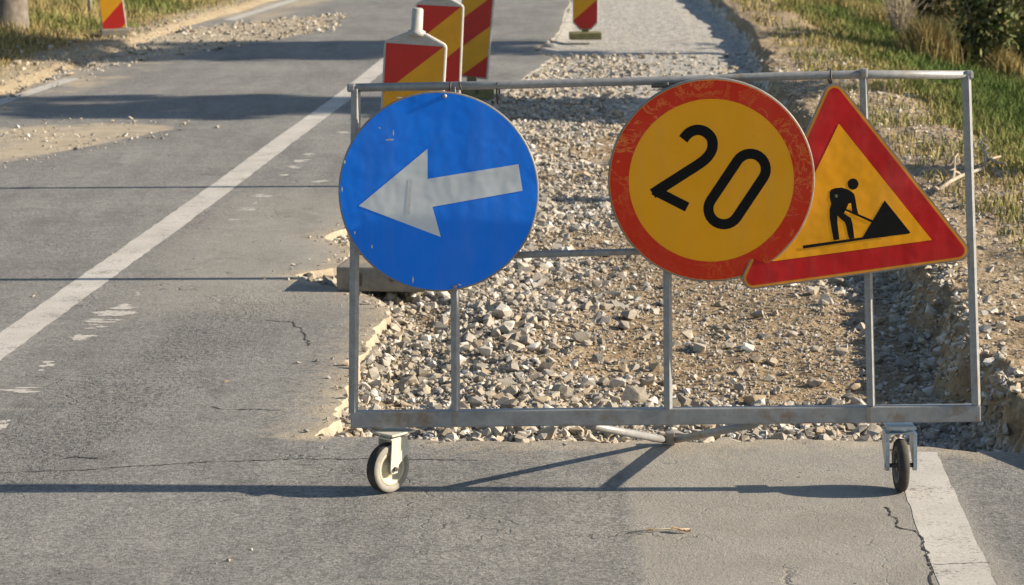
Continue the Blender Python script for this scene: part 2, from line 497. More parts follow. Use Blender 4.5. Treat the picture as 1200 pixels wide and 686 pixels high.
def terrain(x, y):
    """height of the open ground"""
    x = np.asarray(x, float); y = np.asarray(y, float)
    eL = edge_left(y); eR = edge_right(y); nY = edge_near(x)
    inside = np.minimum(x - eL, y - nY)
    rough = 0.05 * (fbm(x, y, 2.3, 4, 31) - 0.5) + 0.022 * (fbm(x, y, 12, 3, 37) - 0.5)
    far = sstep(15, 21, y)
    floor = -0.085 + 0.035 * far + rough * (1 - 0.75 * far)
    # little ridge of spoil along the left side, dip before the bank
    floor += 0.04 * np.exp(-((x - eL - 0.55) / 0.35) ** 2) * (1 - far)
    floor -= 0.03 * np.exp(-((eR - 0.16 - x) / 0.22) ** 2) * (1 - 0.6 * far)
    z = floor
    # spoil sloping up against the left and near asphalt edges
    z = z + (0.035 - 0.01 * far) * (1 - sstep(0.0, 0.16, inside))
    # bank on the right
    bank_h = 0.092 + 0.05 * (fbm(x, y, 1.6, 4, 41) - 0.5) + 0.035 * (fbm(x, y, 9, 3, 43) - 0.5)
    g = edge_grass(y)
    dd = np.clip(x - g, 0, None)
    ditch = -0.26 * np.clip(dd - 0.1, 0, 2.4) + 0.24 * np.clip(dd - 3.2, 0, 5)
    bank_h = bank_h + ditch + 0.10 * (fbm(x, y, 0.7, 3, 47) - 0.5) * sstep(0.3, 1.5, dd)
    eRn = x - eR + 0.16 * (fbm(x, y, 7, 4, 45) - 0.5)
    kb = sstep(-0.07, 0.06, eRn)
    z = z * (1 - kb) + bank_h * kb + 0.05 * kb * (1 - sstep(0.05, 0.3, eRn)) * (fbm(x, y, 14, 3, 46) - 0.5)
    # under the asphalt
    under = (inside < -0.02)
    z = np.where(under, -0.10, z)
    # left verge
    xl = edge_lane(y) - 0.22
    left = sstep(0.0, 0.25, xl - x)
    zl = 0.015 + 0.05 * (fbm(x, y, 1.5, 4, 53) - 0.5) + 0.06 * sstep(0.2, 1.2, edge_verge(y) - x)
    z = np.where(x < xl + 0.001, -0.10 * (1 - left) + zl * left, z)
    return z

# ------------------------------------------------------------------ ground sheet
def axis_x():
    a = list(np.arange(-2.0, 3.4, 0.022))
    b = list(np.arange(3.4, 9.0, 0.09))
    l = list(np.arange(-9.0, -2.0, 0.09))
    far = [9.0 * 1.25 ** i for i in range(1, 18)]
    return np.array([-q for q in far[::-1]] + l + a + b + [9.0] + far)
def axis_y():
    ys = [-20, -8, 0, 4, 7.0, 8.0]
    while ys[-1] < 60: ys.append(ys[-1] + (0.0028 * ys[-1] if ys[-1] < 24 else 0.012 * ys[-1]))
    while ys[-1] < 600: ys.append(ys[-1] * 1.15)
    return np.array(ys)
gx, gy = axis_x(), axis_y()
X, Y = np.meshgrid(gx, gy)
Z = terrain(X, Y)
cx = np.clip((X - edge_left(Y)) / np.maximum(edge_right(Y) - edge_left(Y), 0.3), 0, 1)
far = sstep(15, 21, Y)
def gravel_cover(x, y):
    """how thick the coarse stone lies in the trench, 0 to 1"""
    u = np.clip((x - edge_left(y)) / np.maximum(edge_right(y) - edge_left(y), 0.3), 0, 1)
    n = fbm(x, y, 1.3, 4, 61)
    # mostly on the left and along the near edge, sand in the middle right
    near = 1 - sstep(8.75, 9.35, y)
    c = 0.88 - 0.70 * sstep(0.30, 0.55, u) * (1 - 0.75 * near) + 2.0 * (n - 0.5)
    for px, py, ax, ay in ((715, 402, 0.30, 0.28), (660, 318, 0.25, 0.22), (900, 340, 0.45, 0.5), (950, 420, 0.30, 0.3), (440, 470, 0.12, 0.3)):   # sandy hollows
        g = G(px, py)
        c = c - 0.75 * np.exp(-((x - g.x) / ax) ** 2 - ((y - g.y) / ay) ** 2)
    return np.clip(c, 0.12, 1)
inT = ((X > edge_left(Y)) & (X < edge_right(Y)) & (Y > edge_near(X))).astype(float)
gc = gravel_cover(X, Y)
colr = np.zeros((X.size, 3))
colr[:, 0] = (inT * np.maximum(gc * 0.6 + 0.1, far * 0.85)).ravel()
gr = sstep(0.0, 0.7, X - edge_grass(Y)) * sstep(9.0, 9.3, Y)
grl = sstep(-0.1, 0.6, edge_verge(Y) - X)
colr[:, 1] = np.maximum(gr, grl).ravel()
sandL = (1 - sstep(0.02, 0.22, X - edge_left(Y))) * (X > edge_left(Y)) * (1 - far)
colr[:, 2] = np.maximum(np.maximum(sandL * 0.9, (X < edge_lane(Y) - 0.1) * 0.75 * (1 - grl)), (X > edge_right(Y)) * (1 - gr) * 0.45).ravel()
nx, ny = len(gx), len(gy)
ii, jj = np.meshgrid(np.arange(nx - 1), np.arange(ny - 1))
q = (jj * nx + ii).ravel()
quads = np.stack([q, q + 1, q + nx + 1, q + nx], 1)
ground = mesh_np('ground', np.stack([X.ravel(), Y.ravel(), Z.ravel()], 1), quads, M['ground'], smooth=True, cols=colr)
tag(ground, kind='structure')

# ------------------------------------------------------------------ asphalt slab (thickness 0.11, wavy broken edges)
def build_road():
    verts, faces, cols = [], [], []
    def add(gridX, gridY):
        n0 = sum(len(v) for v in verts)
        h, w = gridX.shape
        verts.append(np.stack([gridX.ravel(), gridY.ravel(), np.zeros(gridX.size)], 1))
        a, b = np.meshgrid(np.arange(w - 1), np.arange(h - 1))
        k = (b * w + a).ravel() + n0
        faces.append(np.stack([k, k + 1, k + w + 1, k + w], 1))
        return n0, h, w
    # far part: from the left road edge to the trench
    ys = [Y_SPLIT]
    while ys[-1] < 90: ys.append(ys[-1] + (0.0022 * ys[-1] if ys[-1] < 26 else 0.02 * ys[-1]))
    ys = np.array(ys)
    u = np.concatenate([np.linspace(0, 0.7, 60, endpoint=False), np.linspace(0.7, 1, 80)])
    xl = edge_lane(ys) - 0.18 + 0.16 * (vnoise(ys * 2.1, ys * 0, 71) - 0.5) + 0.10 * (vnoise(ys * 9, ys * 0, 72) - 0.5)
    xr = edge_left(ys)
    gX = xl[:, None] * (1 - u) + xr[:, None] * u
    gY = np.repeat(ys[:, None], len(u), 1)
    n0, h, w = add(gX, gY)
    # broken edge, dropping to the trench floor
    def skirt(idx, ox=0.0, oy=0.0):
        base = sum(len(v) for v in verts)
        top = np.concatenate(verts)[idx]
        lo = top.copy(); lo[:, 2] = -0.13
        kk = 0.3 + 1.4 * vnoise(np.arange(len(idx)) * 0.45, np.zeros(len(idx)), 5)
        lo[:, 0] += ox * kk; lo[:, 1] += oy * kk
        verts.append(lo)
        k = np.arange(len(idx) - 1)
        faces.append(np.stack([idx[k], idx[k + 1], base + k + 1, base + k], 1))
    skirt(n0 + np.arange(h) * w + w - 1, 0.035)
    skirt(n0 + np.arange(h) * w)
    # near part: the full width
    xs = np.concatenate([np.linspace(-16, -3, 30, endpoint=False), np.arange(-3, 3.2, 0.035), np.linspace(3.2, 12, 20)])
    top = np.where(xs < X_SPLIT, Y_SPLIT, edge_near(xs))
    v = np.linspace(0, 1, 110) ** 0.8
    gX = np.repeat(xs[None, :], len(v), 0)
    gY = -6 + (top[None, :] + 6) * v[:, None]
    n1, h, w = add(gX, gY)
    idx = n1 + (h - 1) * w + np.arange(w)
    skirt(idx[xs >= X_SPLIT - 0.04], 0.0, 0.03)
    V = np.concatenate(verts); F = np.concatenate(faces)
    x, y = V[:, 0], V[:, 1]
    c = np.zeros((len(V), 3))
    # dust: along the broken edge, before the trench, the spill on the far lane
    de = np.where(y >= Y_SPLIT, edge_left(y) - x, 9.0)
    dn = np.where(y < edge_near(x) + 0.02, edge_near(x) - y, 9.0)
    dn = np.where(x < X_SPLIT - 0.1, np.hypot(np.minimum(0, x - X_SPLIT), Y_SPLIT - y), dn)
    d = 0.62 * np.exp(-np.clip(de, 0, 9) / 0.11) * (1 - 0.8 * sstep(12, 15, y)) + 0.6 * np.exp(-np.clip(dn, 0, 9) / 0.30) * sstep(-1.1, 0.0, x)
    d += 0.22 * np.exp(-np.clip(de, 0, 9) / 0.7)
    A = G(0, 172)
    # the pale spill of sand lying on the far lane
    t = np.clip((x - G(-60, 175).x) / (G(205, 150).x - G(-60, 175).x), 0, 1)
    c0 = G(-60, 178).y * (1 - t) + G(205, 150).y * t
    wd = 1.75 * (1 - t) ** 0.6 * (0.72 + 0.56 * fbm(x, y, 2.2, 5, 205))
    spill = (1 - sstep(0.55, 1.0, np.abs(y - c0) / np.maximum(wd, 0.05))) * (x < G(205, 150).x)
    fz = fbm(x, y, 3.0, 4, 201)
    d = np.maximum(d, spill * np.clip(0.85 + 1.1 * (fz - 0.42), 0, 1.0))
    d = np.maximum(d, np.clip(0.45 + 1.3 * (fz - 0.42), 0, 0.75) * (1 - sstep(0.0, 0.5, x - (edge_lane(y) + 0.05 + 0.3 * sstep(19, 23, y)))) * (y > 15))
    # gravel entry on the left side, beyond the lane line
    q1, q2 = G(50, 68), G(392, 26)
    t = np.clip((x - q1.x) / (q2.x - q1.x), 0, 1)
    cy = q1.y + (q2.y - q1.y) * t
    entry = (1 - sstep(0.6, 1.0, np.abs(y - cy) / (3.4 - 1.8 * t))) * (x < q2.x)
    d = np.maximum(d, entry * np.clip(0.85 + 1.2 * (fz - 0.42), 0, 0.95))
    c[:, 0] = np.clip(d, 0, 1) * np.where(V[:, 2] < -0.05, 0.0, 1.0)
    # coarse dark wheel track beside the trench
    p1, p2 = G(60, 520), G(300, 350)
    tt = ((x - p1.x) * (p2.x - p1.x) + (y - p1.y) * (p2.y - p1.y)) / ((p2.x - p1.x) ** 2 + (p2.y - p1.y) ** 2)
    lx = p1.x + tt * (p2.x - p1.x)
    c[:, 1] = np.exp(-((x - lx) / 0.30) ** 2) * sstep(-0.6, 0.1, tt) * (1 - sstep(0.9, 1.3, tt)) * 0.95
    c[:, 1] = np.maximum(c[:, 1], 0.35 * sstep(G(1150, 560).x, G(1170, 560).x, x) * (y < 9))
    # pale patch in front of the trench
    pl = G(745, 620).x
    c[:, 2] = sstep(pl - 0.012, pl + 0.012, x) * (1 - sstep(1.30, 1.36, x)) * (y < Y_SPLIT + 0.1) * 0.9
    c[:, 2] = np.maximum(c[:, 2], 0.75 * sstep(G(180, 300).x - .2, G(180, 300).x + .5, x) * sstep(10.2, 11.0, y) * (1 - sstep(13.5, 15, y)))
    o = mesh_np('road', V, F, M['asphalt'], cols=c)
    return tag(o, kind='structure')
road = build_road()

# ------------------------------------------------------------------ painted lines and cracks
def ribbon(name, pts, widths, mat, z=0.0010, wob=0.0, seed=0, parent=None, step=0.05, fr=14):
    """flat strip along ground points, subdivided so its edges can be ragged"""
    P = [Vector((p[0], p[1], 0)) for p in pts]
    cum = [0]
    for a, b in zip(P, P[1:]): cum.append(cum[-1] + (b - a).length)
    n = max(2, int(cum[-1] / step))
    s = np.linspace(0, cum[-1], n)
    xs = np.interp(s, cum, [p.x for p in P]); ys = np.interp(s, cum, [p.y for p in P])
    w = np.interp(s, cum, widths) / 2
    tx = np.gradient(xs); ty = np.gradient(ys); l = np.hypot(tx, ty); tx /= l; ty /= l
    wl = w * (1 + wob * (vnoise(s * fr, s * 0, seed) - 0.5)); wr = w * (1 + wob * (vnoise(s * fr, s * 0 + 9, seed + 1) - 0.5))
    A = np.stack([xs - ty * wl, ys + tx * wl, np.full(n, z)], 1)
    B = np.stack([xs + ty * wr, ys - tx * wr, np.full(n, z)], 1)
    V = np.empty((2 * n, 3)); V[0::2] = A; V[1::2] = B
    k = np.arange(n - 1) * 2
    return mesh_np(name, V, np.stack([k + 1, k + 3, k + 2, k], 1), mat, parent)

cl = [G(x, y) for x, y in [(-120, 492), (0, 406), (120, 320), (246, 230), (330, 167), (400, 116), (450, 75), (530, 8), (600, -50)]]
tag(ribbon('centre_line', cl, [0.155] * len(cl), M['paint'], wob=0.12, seed=5), kind='structure')
el = [G(x, y) for x, y in [(1222, 900), (1134, 686), (1102, 608), (1071, 530)]]
tag(ribbon('edge_line', el, [0.152, 0.152, 0.15, 0.146], M['paint'], wob=0.10, seed=9), kind='structure')
ll = [G(x, y) for x, y in [(-60, 141), (0, 120), (85, 92)]]
tag(ribbon('edge_line', ll, [0.13] * 3, M['paint'], wob=0.2, seed=13), kind='structure')
ll = [G(x, y) for x, y in [(268, 24), (345, 0), (450, -30)]]
tag(ribbon('edge_line', ll, [0.14] * 3, M['paint'], wob=0.2, seed=15), kind='structure')

def crack(pix, w, seed=0, wob=0.9, jag=0.006):
    pts = []
    P = [G(x, y) for x, y in pix]
    rr = random.Random(seed)
    for a, b in zip(P, P[1:]):
        n = max(1, int((b - a).length / 0.03))
        for i in range(n):
            p = a.lerp(b, i / n)
            pts.append(Vector((p.x + rr.uniform(-jag, jag), p.y + rr.uniform(-jag, jag), 0)))
    pts.append(P[-1])
    o = ribbon('crack', pts, [w] * len(pts), M['crack'], 0.0016, 2.2, seed, road, step=0.008, fr=75)
    return o
crack([(-40, 556), (100, 551), (220, 543), (340, 538.5), (440, 538), (560, 540)], 0.005, 3)
crack([(313, 375), (340, 378), (350, 384), (357, 395), (361, 406)], 0.006, 4, 1.6, 0.012)
crack([(1037, 595), (1048, 608), (1052, 619), (1075, 622), (1083, 640), (1090, 661), (1093, 686)], 0.0055, 5, 1.7, 0.008)
crack([(1090, 662), (1130, 661), (1160, 660)], 0.004, 6)
crack([(248, 477), (262, 480), (330, 481)], 0.005, 8)
crack([(75, 538), (90, 536), (115, 538)], 0.012, 9, 1.4)

def shred(name, c, w, d, mat, seed, z=0.0012, parent=None):
    """a ragged flake of paint or stain lying on the road, w across x, d along y"""
    rr = random.Random(seed)
    n = 22
    V = [(c[0], c[1], z)]
    for k in range(n):
        a = 2 * math.pi * k / n
        r = rr.uniform(0.45, 1.05)
        V.append((c[0] + math.cos(a) * w / 2 * r, c[1] + math.sin(a) * d / 2 * r, z))
    F = [(0, k + 1, (k + 1) % n + 1) for k in range(n)]
    return mesh_np(name, V, F, mat, parent)
sd = 100
for (x, y, w, h) in [(136, 366, 46, 9), (148, 359, 30, 5), (122, 377, 42, 6), (112, 383, 24, 4), (95, 397, 28, 7), (55, 427, 20, 6), (48, 432, 10, 4), (25, 458, 44, 6),
                     (3, 498, 12, 9), (290, 246, 26, 3), (272, 257, 18, 3), (306, 229, 26, 4), (352, 189, 24, 4), (345, 196, 18, 3), (335, 204, 12, 3), (358, 182, 20, 3), (376, 213, 24, 3), (300, 238, 10, 2), (400, 155, 24, 3), (160, 345, 8, 3)]:
    c = G(x, y); a = G(x - w / 2, y); b = G(x + w / 2, y); t = G(x, y - h / 2); u = G(x, y + h / 2)
    W_, D_ = (b.x - a.x) * 1.1, (t.y - u.y) * 1.3
    rk = random.Random(sd)
    for k in range(max(3, int(h * 0.9))):
        shred('paint_flake', (c.x + rk.uniform(-.28, .28) * W_, c.y + rk.uniform(-.45, .45) * D_), W_ * rk.uniform(0.4, 0.95), max(0.03, D_ * rk.uniform(0.2, 0.5)), M['paint'], sd * 31 + k, 0.0008 + 0.0002 * k, road)
    sd += 1

# ------------------------------------------------------------------ stones
def hull_variants(n, pts, seed, flat=0.7):
    out = []
    rr = random.Random(seed)
    for i in range(n):
        bm = bmesh.new()
        for k in range(pts):
            v = Vector((rr.gauss(0, 1), rr.gauss(0, 1), rr.gauss(0, 1))).normalized()
            v *= rr.uniform(0.68, 1.0)
            bm.verts.new((v.x, v.y * rr.uniform(0.75, 1), v.z * flat))
        r = bmesh.ops.convex_hull(bm, input=bm.verts)
        bmesh.ops.delete(bm, geom=list({g for g in r['geom_interior'] + r['geom_unused'] if isinstance(g, bmesh.types.BMVert)}), context='VERTS')
        bmesh.ops.triangulate(bm, faces=bm.faces)
        bm.verts.index_update()
        out.append((np.array([v.co[:] for v in bm.verts]), np.array([[v.index for v in f.verts] for f in bm.faces])))
        bm.free()
    return out
VAR = hull_variants(40, 12, 5)
VARS = hull_variants(24, 8, 6)

def stones_mesh(name, xs, ys, sizes, seed, zoff=0.25, vari=VAR, tone=None, label=None):
    r = np.random.default_rng(seed)
    n = len(xs)
    zs = surf(xs, ys)
    vid = r.integers(0, len(vari), n)
    Vs, Fs, Cs = [], [], []
    base = 0
    for k, (v, f) in enumerate(vari):
        idx = np.where(vid == k)[0]
        if len(idx) == 0: continue
        m = len(idx)
        a = r.uniform(0, 2 * np.pi, m); t = r.normal(0, 0.35, m)
        ca, sa, ct, st = np.cos(a), np.sin(a), np.cos(t), np.sin(t)
        s = sizes[idx][:, None] * r.uniform(0.75, 1.25, (m, 3))
        P = v[None, :, :] * s[:, None, :]
        y2 = P[:, :, 1] * ct[:, None] - P[:, :, 2] * st[:, None]
        z2 = P[:, :, 1] * st[:, None] + P[:, :, 2] * ct[:, None]
        x2 = P[:, :, 0] * ca[:, None] - y2 * sa[:, None]
        y3 = P[:, :, 0] * sa[:, None] + y2 * ca[:, None]
        W = np.stack([x2 + xs[idx][:, None], y3 + ys[idx][:, None], z2 + (zs[idx] + sizes[idx] * zoff)[:, None]], 2)
        Vs.append(W.reshape(-1, 3))
        Fs.append((f[None] + (base + np.arange(m) * len(v))[:, None, None]).reshape(-1, 3))
        base += m * len(v)
        tn = r.uniform(0, 1, m) if tone is None else np.clip(tone[idx] + r.normal(0, 0.22, m), 0, 1)
        Cs.append(np.repeat(tn, len(v)))
    V = np.concatenate(Vs); F = np.concatenate(Fs)
    c = np.concatenate(Cs)
    o = mesh_np(name, V, F, M['stone'], cols=np.stack([c, c, c], 1))
    tag(o, label, 'gravel', kind='stuff')
    return o

def on_road(x, y):
    far_ = (y >= Y_SPLIT) & (x < edge_left(y)) & (x > edge_lane(y) - 0.22)
    near_ = (y < Y_SPLIT) & (x < X_SPLIT) | (y < edge_near(x)) & (x >= X_SPLIT)
    return far_ | near_
def surf(x, y):
    return np.where(on_road(x, y), 0.0, terrain(x, y))
def scatter(n, x0, x1, y0, y1, seed, dens):
    r = np.random.default_rng(seed)
    x = r.uniform(x0, x1, n); y = r.uniform(y0, y1, n)
    k = r.uniform(0, 1, n) < dens(x, y)
    return x[k], y[k]

def trench(x, y, pad=0.0):
    return (x > edge_left(y) + pad) & (x < edge_right(y) - pad) & (y > edge_near(x) + pad)
# coarse broken stone, near trench
x, y = scatter(64000, -1.0, 2.4, 8.3, 14.5, 1, lambda x, y: trench(x, y, 0.0) * gravel_cover(x, y) ** 1.5)
s = np.random.default_rng(2).lognormal(math.log(0.0125), 0.52, len(x)).clip(0.005, 0.045)
stones_mesh('coarse_gravel', x, y, s, 3, 0.35, tone=np.random.default_rng(77).choice([0.2, 0.45, 0.55, 0.92], len(x)), label='grey broken stone filling the trench behind the barrier')
# fine grit everywhere in the trench
x, y = scatter(120000, -1.0, 2.4, 8.3, 15.5, 4, lambda x, y: trench(x, y, 0.0) * (0.35 + 0.65 * gravel_cover(x, y)))
s = np.random.default_rng(5).lognormal(math.log(0.0075), 0.35, len(x)).clip(0.004, 0.016)
stones_mesh('fine_gravel', x, y, s, 6, 0.3, VARS, tone=np.full(len(x), 0.5), label='small tan grit between the larger trench stones')
# middle distance
x, y = scatter(34000, -1.2, 2.2, 14.0, 24.0, 7, lambda x, y: trench(x, y, 0.0) * (0.25 + 0.6 * (x < (edge_left(y) * 0.55 + edge_right(y) * 0.45) + 0.3 * (vnoise(y * 2, y * 0, 5) - .5))) * (1 - 0.55 * sstep(17, 23, y)))
s = np.random.default_rng(8).lognormal(math.log(0.019), 0.4, len(x)).clip(0.009, 0.045)
stones_mesh('pale_gravel', x, y, s, 9, 0.3, VARS, tone=np.full(len(x), 0.62), label='pale crushed stone farther along the trench beside the panels')
# bank soil clods and stones
x, y = scatter(26000, 0.9, 4.2, 8.4, 22, 10, lambda x, y: ((x > edge_right(y) - 0.10) & (x < edge_grass(y) + 0.5) & (y > edge_near(x) + 0.02)) * 0.75)
s = np.random.default_rng(11).lognormal(math.log(0.011), 0.45, len(x)).clip(0.005, 0.035)
stones_mesh('bank_gravel', x, y, s, 12, 0.25, VARS, tone=np.full(len(x), 0.66), label='tan stones and clods over the soil bank right of trench')
x, y = scatter(32000, 0.6, 2.6, 8.4, 16, 110, lambda x, y: np.exp(-((x - edge_right(y) + 0.02) / 0.11) ** 2) * (y > edge_near(x)))
s = np.random.default_rng(111).lognormal(math.log(0.013), 0.5, len(x)).clip(0.006, 0.045)
stones_mesh('bank_clods', x, y, s, 112, 0.1, tone=np.full(len(x), 0.78), label='brown soil clods on the broken face of the bank')
# stones spilled on the asphalt near its broken edge, and in front of the trench
x, y = scatter(5000, -2.4, 2.6, 8.0, 13.5, 13, lambda x, y: on_road(x, y) * (np.exp(-np.clip(edge_left(y) - x, 0, 9) / 0.09) * (y > Y_SPLIT) * 0.9 + (y <= Y_SPLIT + .05) * np.exp(-np.clip(edge_near(x) - y, 0, 9) / 0.05) * 0.5 * (x > -0.75) + 0.004))
s = np.random.default_rng(14).lognormal(math.log(0.007), 0.5, len(x)).clip(0.003, 0.022)
stones_mesh('loose_grit', x, y, s, 15, 0.3, VARS, tone=np.full(len(x), 0.6), label='loose grit strewn on asphalt along the broken edge')
x, y = scatter(9000, -1.2, 0.6, 8.5, 15, 130, lambda x, y: np.exp(-((x - edge_left(y) - 0.05) / 0.075) ** 2) * (y > Y_SPLIT))
s = np.random.default_rng(131).lognormal(math.log(0.008), 0.5, len(x)).clip(0.004, 0.03)
k = np.clip((edge_left(y) + 0.10 - x) / 0.10, 0, 1)
stones_mesh('edge_crumbs', x, y, s, 132, 0.6, VARS, tone=np.full(len(x), 0.72), label='sandy crumbs along the crumbling left edge of the trench')
# left entry gravel and dirt spill
q1, q2 = G(50, 68), G(392, 26)
def entry_d(x, y):
    t = np.clip((x - q1.x) / (q2.x - q1.x), 0, 1)
    cy = q1.y + (q2.y - q1.y) * t
    return (np.abs(y - cy) < (2.8 - 1.4 * t) * (0.75 + 0.5 * vnoise(x * 3, y * 3, 4))) * (0.2 + 0.5 * t)
x, y = scatter(16000, q1.x - 0.6, q2.x + 0.1, 20, 31, 16, entry_d)
s = np.random.default_rng(17).lognormal(math.log(0.013), 0.5, len(x)).clip(0.006, 0.055)
stones_mesh('entry_gravel', x, y, s, 18, 0.3, VARS, tone=np.full(len(x), 0.6), label='pale gravel spilled over the left road edge by grass')

x, y = scatter(9000, -6.8, -3.5, 16, 30, 120, lambda x, y: np.exp(-((x - edge_lane(y) + 0.25) / 0.32) ** 2) * 0.9)
s = np.random.default_rng(121).lognormal(math.log(0.012), 0.5, len(x)).clip(0.005, 0.05)
stones_mesh('roadside_gravel', x, y, s, 122, 0.25, VARS, tone=np.full(len(x), 0.66), label='tan grit and stones along the far left edge line')
def spill_d(x, y):
    t = np.clip((x - G(-60, 175).x) / (G(215, 150).x - G(-60, 175).x), 0, 1)
    c0 = G(-60, 178).y * (1 - t) + G(215, 150).y * t
    return np.exp(-((y - c0) / (1.5 * (1 - t) ** 0.6 + 0.15)) ** 2) * (t < 1) * np.clip(2.2 * (fbm(x, y, 2.5, 3, 207) - 0.3), 0, 1)
x, y = scatter(5000, G(-60, 175).x - .5, G(215, 150).x, 13.5, 19, 140, spill_d)
s = np.random.default_rng(141).lognormal(math.log(0.008), 0.5, len(x)).clip(0.004, 0.03)
stones_mesh('spilled_grit', x, y, s, 142, 0.3, VARS, tone=np.full(len(x), 0.72), label='tan grit on the sand spilled across the far lane')
# larger rocks, each one a thing
ROCK = []
for i, (v, f) in enumerate(hull_variants(14, 16, 77, 0.72)):
    me = bpy.data.meshes.new('rock'); me.from_pydata([tuple(a) for a in v], [], [tuple(a) for a in f]); me.materials.append(M['rock']); ROCK.append(me)
rr = random.Random(21)
def onto(px, py):
    """where the sight line of a pixel meets the open ground"""
    d = ray(px, py)
    t = np.linspace(6, 70, 6400)
    x, y, z = d.x * t, d.y * t, CAM_H + d.z * t
    k = int(np.argmax(z < terrain(x, y)))
    return Vector((x[k], y[k], float(terrain(x[k:k + 1], y[k:k + 1])[0])))
def rock(x, y, s, label, group, z=None, sink=0.3):
    o = bpy.data.objects.new('rock', rr.choice(ROCK)); C.objects.link(o)
    zz = float(surf(np.array([x]), np.array([y]))[0]) if z is None else z
    o.location = (x, y, zz + s * sink)
    o.rotation_euler = (rr.gauss(0, 0.25), rr.gauss(0, 0.25), rr.uniform(0, 6.28))
    o.scale = (s * rr.uniform(0.9, 1.35), s * rr.uniform(0.8, 1.1), s * rr.uniform(0.75, 1.05))
    return tag(o, label, 'rock', group)
n = 0
LR, GR = 'fist-sized angular grey limestone rock lying in the trench rubble', 'larger rocks in the trench'
while n < 190:
    x = rr.uniform(-0.8, 2.2); y = 8.6 + 5.5 * rr.random() ** 1.3
    if not trench(np.array([x]), np.array([y]), 0.05)[0]: continue
    if rr.random() > 0.15 + float(gravel_cover(np.array([x]), np.array([y]))[0]): continue
    rock(x, y, rr.uniform(0.027, 0.046) , LR, GR); n += 1
# rocks one can point at in the photograph
LB, GB = 'pale limestone rock, bigger than the rubble round it, in the trench', 'biggest rocks in the trench'
for px, py, w in [(590, 375, 36), (617, 378, 26), (690, 360, 28), (738, 366, 40), (722, 340, 20), (820, 404, 34), (700, 418, 22), (590, 395, 30), (745, 462, 40), (660, 462, 34), (885, 462, 34), (770, 425, 26),
                  (1095, 465, 32), (975, 465, 26), (840, 375, 20), (620, 325, 22), (700, 325, 18), (1000, 340, 26), (960, 440, 22), (560, 480, 28), (640, 430, 26), (520, 440, 20), (480, 410, 20), (465, 430, 16), (530, 510, 24), (870, 508, 26), (640, 508, 22), (700, 470, 26), (1108, 435, 26), (1010, 372, 22)]:
    g = G(px, py, -0.05)
    rock(g.x, g.y, w / 2 / 300 * 0.95, LB, GB)
for px, py, w in [(1180, 400, 14), (1135, 350, 12), (1168, 445, 18), (1190, 470, 16), (1150, 300, 12), (1120, 250, 12), (1180, 330, 12), (985, 130, 10), (1040, 160, 12), (1065, 225, 14)]:
    g = G(px, py, 0.06)
    rock(g.x, g.y, w / 2 / 260, 'tan stone half sunk in the soil bank beside the trench', 'stones on the soil bank')
for px, py, w in [(268, 658, 8), (253, 661, 4), (295, 645, 5)]:
    g = G(px, py)
    rock(g.x, g.y, w / 2 / 420, 'tiny pebble lying alone on the bare asphalt before the barrier', 'lone pebbles on the asphalt')
for px, py, w in [(42, 79, 10), (195, 30, 10), (150, 78, 8), (335, 40, 9), (300, 36, 8), (360, 28, 9), (255, 150, 6), (190, 163, 5), (88, 176, 6), (280, 34, 9), (90, 61, 8), (175, 43, 7)]:
    g = G(px, py)
    rock(g.x, g.y, w / 2 / 140, 'pale stone on the dirt along the left road edge', 'stones by the left road edge')

# ------------------------------------------------------------------ wheeled barrier frame
LW, RW = G(455, 577), G(1055, 576)
LEAN = math.tan(R(4.0))
bdir = Vector((RW.x - LW.x, RW.y - LW.y, 0)).normalized()
bn = Vector((bdir.y, -bdir.x, 0))                     # towards the camera
nrm = (bn + Vector((0, 0, LEAN))).normalized()        # plane normal, leaning back
p_base = LW + Vector((0, 0, 0.0))
def P(px, py, off=0.0, n=None, through=None):
    """point of the leaning sign plane, off metres in front of it"""
    nn = n or nrm
    d = ray(px, py); o = Vector((0, 0, CAM_H))
    pp = (through or p_base) + nn * off
    t = (pp - o).dot(nn) / d.dot(nn)
    return o + d * t

frame = empty('barrier_trolley', (float((LW.x + RW.x) / 2), float((LW.y + RW.y) / 2), 0.0), 'grey welded tube frame on two casters carrying three road signs', 'barrier')
def ftube(name, pts, r, mat='galv', seg=14, parent=frame): return MB().tube(pts, r, seg).build(name, M[mat], parent)
top = [P(x, y) for x, y in [(415, 103), (600, 99.5), (800, 94), (900, 90), (1000, 87.5), (1137, 88)]]
ftube('top_rail', top, 0.0128)
posts = [((417, 104), (414, 484)), ((532, 101), (534, 482)), ((781, 96), (783, 480)), ((1012, 88), (1021, 476)), ((1132.5, 89), (1144, 475))]
for a, b in posts:
    A, B = P(*a), P(*b)
    zax = (A - B).normalized(); xax = (bdir - zax * bdir.dot(zax)).normalized()
    rp = Matrix((xax, zax.cross(xax), zax)).transposed() @ Matrix.Rotation(R(-27), 3, 'Z')
    w = 0.0225 if a[0] > 1100 or a[0] < 450 else 0.021
    MB().box((A + B) / 2, (w, w, (A - B).length), rp, 0.003).build('post', M['galv'], frame)
ftube('middle_rail', [P(533, 301, -0.012), P(782, 294, -0.012), P(1016, 288, -0.012)], 0.0105)
